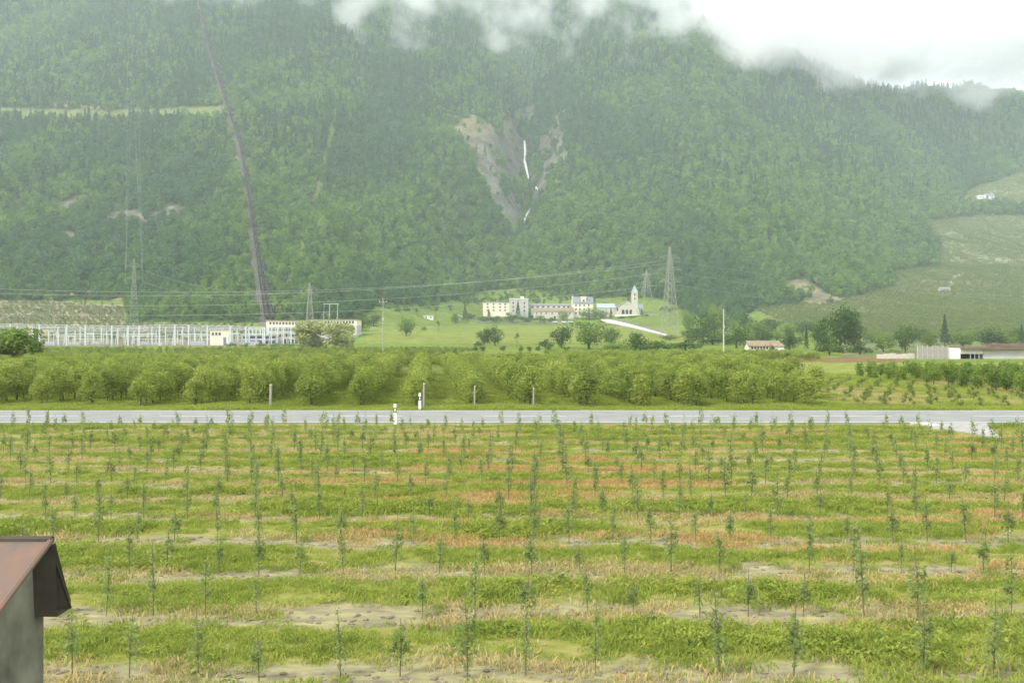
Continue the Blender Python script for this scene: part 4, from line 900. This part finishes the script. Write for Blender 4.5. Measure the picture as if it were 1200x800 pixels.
def arch(h, px, pyt, pyb, w, mat, name):
    zt, zb = h.z(pyt), h.z(pyb); r = w/2; p = [(-r, zb), (r, zb)]+[(r*math.cos(a), zt-r+r*math.sin(a)) for a in np.linspace(0, math.pi, 9)]; m = MB(); n = len(p)
    m.v = [(a, -.08, b) for a, b in p]+[(a, .25, b) for a, b in p]; m.f = [tuple(range(n)), tuple(range(2*n-1, n-1, -1))]+[(i, n+i, n+(i+1) % n, (i+1) % n) for i in range(n)]
    o_ = m.build(name, mat, h.t); o_.location.x = h.x(px); return o_
for px_, w in ((730.2, 2.4), (734.7, 2.0), (739.4, 2.4)): arch(h, px_, 362.6, 368, w, 'dark_void', 'arched_doorway')
arch(h, 723.5, 360.6, 364.5, 1.1, 'glass', 'window'); h.wins((735,), (356.8,), 3.0, .35, 'slate', 0, 'inscription_band', False)
MB().box(h.x(720), h.x(750), -3.6, -3.0, -3, h.z(368.3)).build('terrace_wall', 'white_wall', h.t)
h = House('abbey_cottage', 'small white flat-roofed house right of the church', 'house', 766, AY-15, 377.5)
h.wall(760.5, 772, 368.4, 8, 'white_wall'); h.slab(758, 772.5, 368.4, 8, 'blue_slate', .35); h.wins((769.5,), (372,), 1.2, 1.3); h.wins((765,), (374.2,), 1.2, 2.6, 'dark_void', 0, 'door', False)
# pale drive to the church with its dark parapet
top = [(704, 374.6), (714, 375), (724, 377), (740, 381), (760, 386.6), (781, 392.6)]; bot = [(704, 376.2), (712, 378.4), (724, 380.6), (740, 383.8), (760, 388.7), (781, 394.0)]
m = MB(); T = [hit(*p)+Vector((0, 0, .5)) for p in top]; Bq = [hit(*p)+Vector((0, 0, .5)) for p in bot]
def lerpl(a, k=6): return [a[i].lerp(a[i+1], j/k) for i in range(len(a)-1) for j in range(k)]+[a[-1]]
T, Bq = lerpl(T), lerpl(Bq)
for p in T+Bq: p.z = max(p.z, hz(p.x, p.y)+.5)
for i in range(len(T)-1):
    m.quad(Bq[i], Bq[i+1], T[i+1], T[i]); d_ = Vector((0, 0, -2.5)); m.quad(Bq[i]+d_, Bq[i+1]+d_, Bq[i+1], Bq[i])
m.build('drive', 'pale_road')['kind'] = 'structure'
m = MB()
for i in range(6, len(T)-1): 
    a, b_ = T[i], T[i+1]; m.prism([a, b_, b_+Vector((0, .8, 0)), a+Vector((0, .8, 0))], .95)
tag(m.build('parapet', 'slate'), 'dark low parapet along the upper edge of the pale drive', 'wall')
# lane before the abbey
m = MB(); xs = np.linspace(-46, 44, 40)
P_ = [(x, 818.0, hz(x, 818)+.25) for x in xs]; Q_ = [(x, 823.0, hz(x, 823)+.25) for x in xs]
for i in range(39): m.quad(P_[i], P_[i+1], Q_[i+1], Q_[i])
m.build('lane', 'gravel')['kind'] = 'structure'
def car(px_, Y, label):
    x = (px_-600)/F*Y; t = empty('parked_car', (x, Y, hz(x, Y)+.3), .1); tag(t, label, 'car', 'white cars parked below the abbey')
    m = MB(); pr = [(-2.1, .35), (2.1, .35), (2.1, .8), (1.2, .95), (-2.0, .98), (-2.1, .8)]
    def ex(pr, y0, y1): q = MB(); n = len(pr); q.v = [(a, y0, b) for a, b in pr]+[(a, y1, b) for a, b in pr]; q.f = [tuple(range(n)), tuple(range(2*n-1, n-1, -1))]+[(i, n+i, n+(i+1) % n, (i+1) % n) for i in range(n)]; return q
    ex(pr, -.85, .85).build('body', 'car_white', t); cb = ex([(-1.9, .985), (1.1, .96), (.45, 1.42), (-1.5, 1.45)], -.72, .72).build('cabin', 'car_white', t); ex([(-1.55, 1.0), (.85, .99), (.35, 1.34), (-1.3, 1.36)], -.74, .74).build('side_window', 'glass', cb)
    wm = MB().bar((0, -.1, 0), (0, .1, 0), .33, n=12).mesh('wheel'); wm.materials.append(MATS['tyre'])
    for a in (-1.3, 1.3):
        for b_ in (-.8, .8): link('wheel', wm, None, t).location = (a, b_, .33)
car(650.5, 820, 'white parked car, leftmost of the three below the long abbey wing'); car(661.3, 820, 'white parked car between the two other white cars'); car(669, 820, 'white parked car, rightmost of the three below the abbey house')

h = House('meadow_hut', 'small white hut with two dark openings high on the meadow', 'hut', 502, hit(502, 374).y, 374); h.wall(496.5, 507.5, 369.8, 4, 'white_wall'); h.slab(496.5, 507.5, 369.8, 4, 'white_wall', .25); h.wins((499.3, 504.8), (371.8,), 1.1, 1.0, 'dark_void', 0, 'opening', False)
p = hit(1108, 342); h = House('vineyard_hut', 'little white hut beside the pale track among the vineyards', 'hut', 1107, p.y, 342.2); h.wall(1101.5, 1113.5, 338.4, 5, 'white_wall'); h.roof(1101.5, 1113.5, 338.4, 336.9, 5, 'slate'); h.wins((1105, 1110), (340.6,), 1.3, 1.6, 'dark_void', 0, 'opening', False)
p = hit(1150, 233.4); h = House('hillside_house', 'white house with grey roof alone on the upper vineyard slope', 'house', 1155, p.y, 233.4); h.wall(1146, 1155.5, 229, 9, 'white_wall'); h.slab(1146, 1155.5, 229, 9, 'white_wall', .4, name='flat_roof'); h.gwall(1155.6, 1166, 229.6, 226.4, 10, 'white_wall', 1, 'x'); h.roof(1155.6, 1166, 229.6, 226.4, 10, 'slate', 1); h.wins((1148.5, 1152), (230.8,), 1.8, 1.8); h.wins((1157.4,), (231.2,), 3.2, 4.0, 'dark_void', 1, 'opening', False); h.wins((1163,), (231,), 1.6, 1.8, y0=1)

h = House('farmhouse', 'small low farmhouse with tan roof and pale gable beyond the orchard', 'house', 897, 300, 412)
h.gwall(878, 915.5, 405.6, 400.4, 6, 'cream_wall', 0, 'x'); h.roof(878, 914.5, 405.6, 400.4, 6, 'tan_tile', 0, 'x', .35); h.wins((881.5, 885, 888.5, 892, 895.5, 899), (407.4,), .55, .8); h.wins((909,), (409,), .9, 1.6, 'dark_void', 0, 'door', False)
m = MB(); m.box(h.x(904), h.x(916.5), -2.2, -.1, -1, h.z(406)); m.build('porch', 'white_wall', h.t); MB().prism([(h.x(903), -2.5, h.z(406)+.004), (h.x(917), -2.5, h.z(406)+.004), (h.x(917), .1, h.z(402.5)), (h.x(903), .1, h.z(402.5))], .12).build('porch_roof', 'tan_tile', h.t)
h = House('farm_shed', 'long flat shed with brown roof and white end block at the right edge', 'shed', 1150, 205, 423)
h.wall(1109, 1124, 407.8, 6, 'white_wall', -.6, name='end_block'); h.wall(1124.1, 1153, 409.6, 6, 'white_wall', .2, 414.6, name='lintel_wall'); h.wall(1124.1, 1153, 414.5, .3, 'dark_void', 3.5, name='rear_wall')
h.wall(1153.1, 1240, 409.6, 8, 'grey_wall', 0); h.slab(1128, 1240, 409.5, 9, 'brown_roof', .55, -.6, .3); MB().box(h.x(1170), h.x(1240), 1.5, 6, h.z(406), h.z(402.8)).build('roof_ridge', 'brown_roof', h.t)
for q in range(4): MB().box(h.x(1137+q*5), h.x(1137+q*5)+.12, 0, .12, -1, h.z(414.6)).build('post', 'steel', h.t)
t = empty('panel_fence', ((1073-600)/F*205, 204, 0)); tag(t, 'tall weathered grey panel fence left of the white shed block', 'fence')
pm = MB().box(0, .96, 0, .12, -.3, 2.55).mesh('panel'); pm.materials.append(MATS['grey_wood'])
for q in range(6): o_ = link('panel', pm, None, t); o_.location = (q*1.02, .03*(q % 2), -.05*(q % 3))
for q in range(7): MB().box(q*1.02-.06, q*1.02, -.08, .2, -.3, 2.6).build('post', 'concrete', t)
t = empty('low_wall', ((1028-600)/F*206, 206, 0)); tag(t, 'low stone-grey wall running left from the panel fence', 'wall')
bmesh_b = MB().box(0, 1.24, 0, .4, -.2, 1.0).mesh('block'); bmesh_b.materials.append(MATS['stone_wall'])
for q in range(6): o_ = link('block', bmesh_b, None, t); o_.location = (q*1.26, 0, .1*((q*7) % 3-1))
MB().box((440-600)/F*230, (455-600)/F*230, 229, 231, -.3, .85).build('water_trough', 'concrete'); tag(bpy.data.objects['water_trough'], 'pale concrete trough at the foot of the wooden pole', 'trough')

# ------------------------------------------------------------------ power station and substation
h = House('power_station', 'long pale power station with rows of small windows behind the willows', 'building', 365, 512, 404)
h.wall(312, 358.5, 375.8, 16, 'cream_wall', 0, 383); h.wall(312, 358.5, 383.01, 15.9, 'grey_wall', .05, name='lower_wall'); h.slab(312, 358.5, 375.8, 16, 'tan_tile', .35); h.wins([317+q*3.75 for q in range(11)], (378.6,), 1.0, 1.1); h.wins([317+q*3.75 for q in range(11)], (385.6, 392.5), 1.05, 1.6); h.wins([334+q*4.4 for q in range(6)], (400,), 1.2, 2.4)
h.wall(358.6, 416, 374.4, 16, 'cream_wall', 6, 381, name='rear_hall'); h.wall(358.6, 416, 381.01, 15.9, 'grey_wall', 6.05, name='lower_wall'); h.slab(358.6, 416, 374.4, 16, 'tan_tile', .3, 6, name='rear_roof'); h.wins([361+q*3.6 for q in range(15)], (377.2,), 1.0, 1.2, y0=6); h.wins([361+q*3.6 for q in range(15)], (384,), 1.0, 1.6, y0=6)
def zrow(py, Y): return CAMZ-(py-HOR)*Y/F
def gantry(name, label, Y, pxs, pyt, lean=0.0, w=.30, bars=(), beamh=1.0, drops=True, base=-.2):
    t = empty(name, (0, Y, 0)); tag(t, label, 'gantry', 'steel gantries of the substation'); k = Y/F
    zt = [zrow(pyt(p), Y) for p in pxs]; xs = [(p-600)*k for p in pxs]
    for i, (x, z) in enumerate(zip(xs, zt)):
        ln = lean*(1 if i % 3 else 0)
        MB().box(-w, w, -w, w, base, z).build('column', 'steel', t).location = (x, 0, 0)
        if i % 3 == 0: MB().bar((x-1.4, 0, base), (x-.1, 0, z-.2), w*.6, n=4).build('strut', 'steel', t)
    for i in range(len(xs)-1):
        m = MB(); a0, a1 = xs[i]+w+.01, xs[i+1]-w-.01; z0, z1 = zt[i], zt[i+1]
        for yy in (-.35, .35):
            for dz in (0, -beamh): m.bar((a0, yy, z0+dz-.1), (a1, yy, z1+dz-.1), .11, n=4)
        nseg = max(2, int((a1-a0)/1.3))
        for q in range(nseg):
            f0, f1 = q/nseg, (q+1)/nseg; xa, xb = a0+(a1-a0)*f0, a0+(a1-a0)*f1; za, zb2 = z0+(z1-z0)*f0, z0+(z1-z0)*f1
            m.bar((xa, -.35, za-.1-(beamh if q % 2 else 0)), (xb, -.35, zb2-.1-(0 if q % 2 else beamh)), .08, n=4)
        m.build('beam', 'steel', t)
        if drops:
            for q in range(3):
                xa = a0+(a1-a0)*(q+.5)/3; d = MB()
                for g_ in range(5): d.bar((xa, 0, z0-beamh-.1-g_*.28), (xa, 0, z0-beamh-.1-g_*.28-.16), .16, .10, 6)
                d.build('insulator', 'insulator', t)
        for b_ in bars:
            if (i+int(b_)) % 3: MB().bar((a0, 0, zrow(b_, Y)), (a1, 0, zrow(b_, Y)), .17, n=4).build('crossbar', 'steel', t)
    return t
pt = lambda p: np.interp(p, [-40, 0, 145, 175, 180, 260, 310, 330], [378.6, 379.2, 381.6, 381.6, 380.0, 381.2, 383, 384])
gantry('substation_gantry', 'front row of pale steel gantries across the substation', 490, [-18, 12, 46, 78, 100, 131, 150, 163, 187, 205, 221, 243, 270, 288, 310], pt, .3, .30, (391,))
gantry('substation_gantry', 'middle row of steel gantries seen through the front row', 512, [-10, 20, 38, 68, 94, 119, 138, 178, 194, 214, 228, 256, 278, 296, 305], lambda p: pt(p)+2.4, .2, .24, (394,), .8)
gantry('substation_gantry', 'rear row of lower steel gantries before the vineyard terrace', 540, [-5, 25, 57, 88, 110, 125, 157, 183, 208, 236, 262], lambda p: 386.5, .2, .2, (392, 397), .7, True, .3)
gantry('substation_gantry', 'steel frame before the left half of the power station', 498, [292, 300, 308, 318, 325, 332, 341, 350, 358], lambda p: 383.6, .2, .26, (391.5, 397), .8, False)
sub = 0
for i, (px_, w, hpx, Y, lab) in enumerate(((58, 12, 7, 498, 'left of the round bush-like tree'), (86, 14, 6, 498, 'second from the left'), (112, 10, 7, 500, 'third from the left'), (170, 10, 7, 498, 'before the tallest gantry'), (185, 12, 6, 500, 'beside the lattice tower'), (232, 16, 8, 500, 'left of the cream control house'), (292, 22, 8, 498, 'right of the cream control house'))):
    k = Y/F; x = (px_-600)*k; t = empty('transformer', (x, Y, 0)); W, H_ = w*k, hpx*k; tag(t, 'grey transformer inside the substation, '+(lab if i else 'nearest the round tree at left'), 'transformer', 'transformers of the substation')
    MB().box(-W/2, W/2, 0, 2.2, -.2, H_*.62).build('tank', 'machine', t)
    for q in range(3):
        d = MB(); xa = -W/3+q*W/3
        for g_ in range(4): d.bar((xa, 1, H_*.62+g_*.3), (xa, 1, H_*.62+g_*.3+.2), .2, .12, 6)
        d.build('bushing', 'insulator', t)
    for q in range(5): MB().box(-W/2+q*W/5+.05, -W/2+q*W/5+.25, -.35, -.002, .1, H_*.5).build('radiator_fin', 'steel', t)
h = House('control_house', 'cream control house with a white-framed doorway inside the substation', 'house', 257, 500, 404); h.wall(246, 268, 386.6, 7, 'cream_wall'); h.slab(246, 268, 386.6, 7, 'grey_wall', .3)
MB().box(h.x(260), h.x(267), -.12, -.002, -.2, h.z(393.5)).build('door_frame', 'white_wall', h.t); MB().box(h.x(261.8), h.x(265.2), -.2, -.122, -.2, h.z(395)).build('door', 'slate', h.t); h.wins((249.5, 253.5, 257.5), (391,), 1.1, 1.2)
h = House('switch_house', 'low grey switch house with long dark bands before the power station', 'house', 300, 505, 404.5); h.wall(283, 322, 393, 6, 'machine'); h.slab(283, 322, 393, 6, 'steel', .3); h.slab(283, 322, 398.2, .2, 'steel', .5, -.3, .2, 'band'); h.wins((288, 296, 304, 312, 319), (395.6, 401.2), 2.6, 1.5)

# ------------------------------------------------------------------ pylons, poles, wires
def pylon(px_, pytop, Y, bh, arms, label, th=.11, base=None):
    x = (px_-600)/F*Y; zb = hz(x, Y); t = empty('pylon', (x, Y, zb), .35); H_ = zrow(pytop, Y)-zb; tag(t, label, 'pylon', 'lattice pylons')
    hw = lambda z: bh*(1-z/H_)**1.0*.86+.35*(1 if z < H_ else .3)
    for sx_, sy_ in ((1, 1), (1, -1), (-1, 1), (-1, -1)):
        m = MB(); zs = np.linspace(-.5, H_, 6)
        for a, b_ in zip(zs[:-1], zs[1:]): m.bar((sx_*hw(max(a, 0)), sy_*hw(max(a, 0)), a), (sx_*hw(b_), sy_*hw(b_), b_), th*1.35, n=4)
        m.build('leg', 'lattice_steel', t)
    m = MB(); z = 0; q = 0
    while z < H_-1:
        z2 = min(H_-.5, z+max(1.6, hw(z)*1.7)); a, b_ = hw(z), hw(z2)
        for c0, c1 in (((-1, -1), (1, -1)), ((1, -1), (1, 1)), ((1, 1), (-1, 1)), ((-1, 1), (-1, -1))):
            m.bar((c0[0]*a, c0[1]*a, z), (c1[0]*b_, c1[1]*b_, z2), th*.7, n=3, cap=False); m.bar((c1[0]*a, c1[1]*a, z), (c0[0]*b_, c0[1]*b_, z2), th*.7, n=3, cap=False)
            m.bar((c0[0]*b_, c0[1]*b_, z2), (c1[0]*b_, c1[1]*b_, z2), th*.7, n=3, cap=False)
        z = z2
    m.build('bracing', 'lattice_steel', t)
    tips = []
    for pya, half in arms:
        za = zrow(pya, Y)-zb; m = MB()
        for s_ in (-1, 1):
            e = (s_*half, 0, za); w_ = hw(za)
            for yy in (-w_, w_): m.bar((s_*w_, yy, za), e, th, n=4); m.bar((s_*w_, yy, za+1.6), e, th*.8, n=4)
        m.build('crossarm', 'lattice_steel', t)
        for s_ in (-1, 1): 
            d = MB()
            for g_ in range(5): d.bar((s_*half, 0, za-.1-g_*.35), (s_*half, 0, za-.1-g_*.35-.22), .2, .12, 6)
            d.build('insulator', 'insulator', t); tips.append(Vector((x+s_*half*math.cos(.35), Y+s_*half*math.sin(.35), zb+za-1.9)))
    return tips
t785 = pylon(785, 289, 540, 3.9, ((302, 6.0), (316, 7.0), (330, 6.0)), 'tall lattice pylon right of the church', .13)
t757 = pylon(757.5, 317, 905, 4.0, ((322, 4), (331, 5)), 'farther lattice pylon just right of the church tower', .17)
t157 = pylon(157, 303, 548, 2.6, ((312, 4.0), (326, 4.5)), 'slim lattice pylon rising behind the substation gantries', .08)
t363 = pylon(363, 331, 575, 2.2, ((338, 4), (345, 4.5)), 'short lattice pylon behind the power station roof', .10)
t = empty('portal_mast', ((389-600)/F*560, 560, hz((389-600)/F*560, 560))); tag(t, 'two-legged portal mast on the bank behind the power station', 'mast'); k = 560/F; z0 = t.location.z
for px_, lx in ((386.5, 0), (396, 0), (380, 1)): MB().bar(((px_-389)*k-.8, 0, -1), ((px_-389)*k, 0, zrow(356, 560)-z0), .16 if not lx else .08, n=5).build('leg', 'steel', t)
MB().bar((-10*k, 0, zrow(356, 560)-z0), (8*k, 0, zrow(356, 560)-z0), .16, n=5).build('crossbar', 'steel', t)
def wire(a, b, sag, label, r=.075, n=48, mat='wire'):
    a = Vector(a); b = Vector(b); pts = [a.lerp(b, i/n)-Vector((0, 0, 4*sag*(i/n)*(1-i/n))) for i in range(n+1)]
    o_ = MB().tube(pts, r, 4).build('power_line', mat); tag(o_, label, 'power line', 'power lines across the valley'); return o_
def W(px_, py_, Y): return Vector(((px_-600)/F*Y, Y, zrow(py_, Y)))
lv = ('top', 'middle', 'lowest')
for i in range(3):
    tp = t785[2*i]; tq = t785[2*i+1]
    wire(tp, W(-260, 330+13*i, 430), (7, 6.5, 6)[i]*1.6, '%s wire sweeping left from the tall pylon, nearer strand' % lv[i], .075)
    wire(tq, W(1560, 345+14*i, 800), 14, '%s wire running right from the tall pylon' % lv[i], .035)
wire(t785[1], W(-260, 324, 445), 11, 'top wire sweeping left from the tall pylon, farther strand', .07)
for i in range(4):
    e = hit(150+i*3.4, 22); wire(t157[i], e+Vector((0, 0, 22)), 18, 'wire climbing the mountainside from the slim pylon, %s of four' % ('first', 'second', 'third', 'last')[i], .035)
for i in range(2): wire(t757[i*2], W(1300, 330+i*10, 1250), 12, '%s wire running right from the farther pylon' % ('upper', 'lower')[i], .08)
for i in range(2): wire(t363[i*2], t157[i*2+1], 5, '%s wire between the short and the slim pylon' % ('upper', 'lower')[i], .05)
def pole(px_, pyt, Y, r, mat, label, arm=True):
    x = (px_-600)/F*Y; t = empty('utility_pole', (x, Y, 0)); H_ = zrow(pyt, Y); tag(t, label, 'pole', 'utility poles')
    MB().bar((0, 0, -.5), (0, 0, H_), r, r*.7, 8).build('shaft', mat, t)
    if arm:
        a = MB().box(-.9, .9, -.07, .07, H_-1.0, H_-.85).build('crossarm', mat, t)
        for q in (-.8, 0, .8): MB().bar((q, 0, H_-.85), (q, 0, H_-.6), .06, .04, 6).build('insulator', 'white_wall', t)
    MB().box(-.16, .16, -.3, -.12, H_*.62, H_*.62+.5).build('fuse_box', 'grey_wall', t)
pole(449, 349, 225, .17, 'grey_wood', 'grey wooden utility pole at the left end of the meadow'); pole(848, 362, 205, .15, 'concrete', 'pale concrete utility pole before the dark trees', False)

# ------------------------------------------------------------------ penstock and waterfall
def dense(line, step):
    out = []
    for (x0, y0), (x1, y1) in zip(line[:-1], line[1:]):
        n_ = max(1, int(math.hypot(x1-x0, y1-y0)/step)); out += [(x0+(x1-x0)*i/n_, y0+(y1-y0)*i/n_) for i in range(n_)]
    return out+[line[-1]]
pp = [hit(*p) for p in dense([q for q in PEN if q[1] >= 0]+[], 9)]
Zp = np.array([p.z for p in pp]); Zp = np.convolve(np.pad(Zp, 1, 'edge'), np.ones(3)/3, 'valid'); Zp[0], Zp[-1] = pp[0].z, pp[-1].z
t = empty('penstock', pp[-1]); tag(t, 'twin dark pressure pipes running straight up the wooded mountainside', 'pipeline')
base = pp[-1]
sad = MB().box(-4.2, 3.6, -.6, .6, -2.5, 1.1).mesh('saddle'); sad.materials.append(MATS['pipe_pale'])
def offs(dx, dz): return [Vector((p.x+dx-base.x, p.y-base.y, z+dz-base.z)) for p, z in zip(pp, Zp)]
MB().tube(offs(1.2, 2.2), 1.15, 8).build('pipe', 'pipe_steel', t, True); MB().tube(offs(4.2, 2.2), 1.05, 8).build('pipe', 'pipe_steel', t, True)
m = MB(); a = offs(-3.4, 1.0); b_ = offs(-.6, 1.0)
for i in range(len(a)-1): m.prism([a[i], b_[i], b_[i+1], a[i+1]], .35)
m.build('track_bed', 'pipe_pale', t)
for dx in (-2.6, -1.5): MB().tube(offs(dx, 1.45), .12, 4).build('rail', 'pipe_steel', t)
for i in range(1, len(pp), 2): link('saddle', sad, None, t).location = (pp[i].x-base.x+.6, pp[i].y-base.y, Zp[i]-base.z+.2)
m, N, L = newmat('white_water'); o = N.new('ShaderNodeOutputMaterial'); b = N.new('ShaderNodeBsdfPrincipled'); b.inputs['Base Color'].default_value = (.86, .88, .9, 1); b.inputs['Roughness'].default_value = .5; L.new(b.outputs[0], o.inputs['Surface'])
def fall(line, w, label):
    pts = [hit(*p) for p in dense(line, 3)]; m = MB(); rs_ = random.Random(len(line)); L_ = []
    for i, p in enumerate(pts):
        hw = w*(.55+.45*rs_.random())*(.6 if i in (0, len(pts)-1) else 1); L_.append((p+Vector((-hw, -6, 4.5)), p+Vector((0, -7.5, 5.4)), p+Vector((hw, -6, 4.5)), p+Vector((0, 2, 0))))
    for a, b_ in zip(L_[:-1], L_[1:]):
        for k in range(4): m.quad(a[k], a[(k+1) % 4], b_[(k+1) % 4], b_[k])
    o_ = m.build('waterfall', 'white_water', None, True); tag(o_, label, 'waterfall', 'white water in the ravine'); return o_
fall([(614.5, 170), (615.5, 182), (614.5, 192), (617, 203), (619.5, 214)], 1.7, 'tall thin white waterfall dropping down the rocky ravine')
fall([(628, 224), (630.5, 228)], 1.5, 'tiny white cascade right below the tall waterfall')
fall([(621, 250), (617, 257), (614.5, 264)], 1.3, 'short white cascade at the mouth of the ravine')
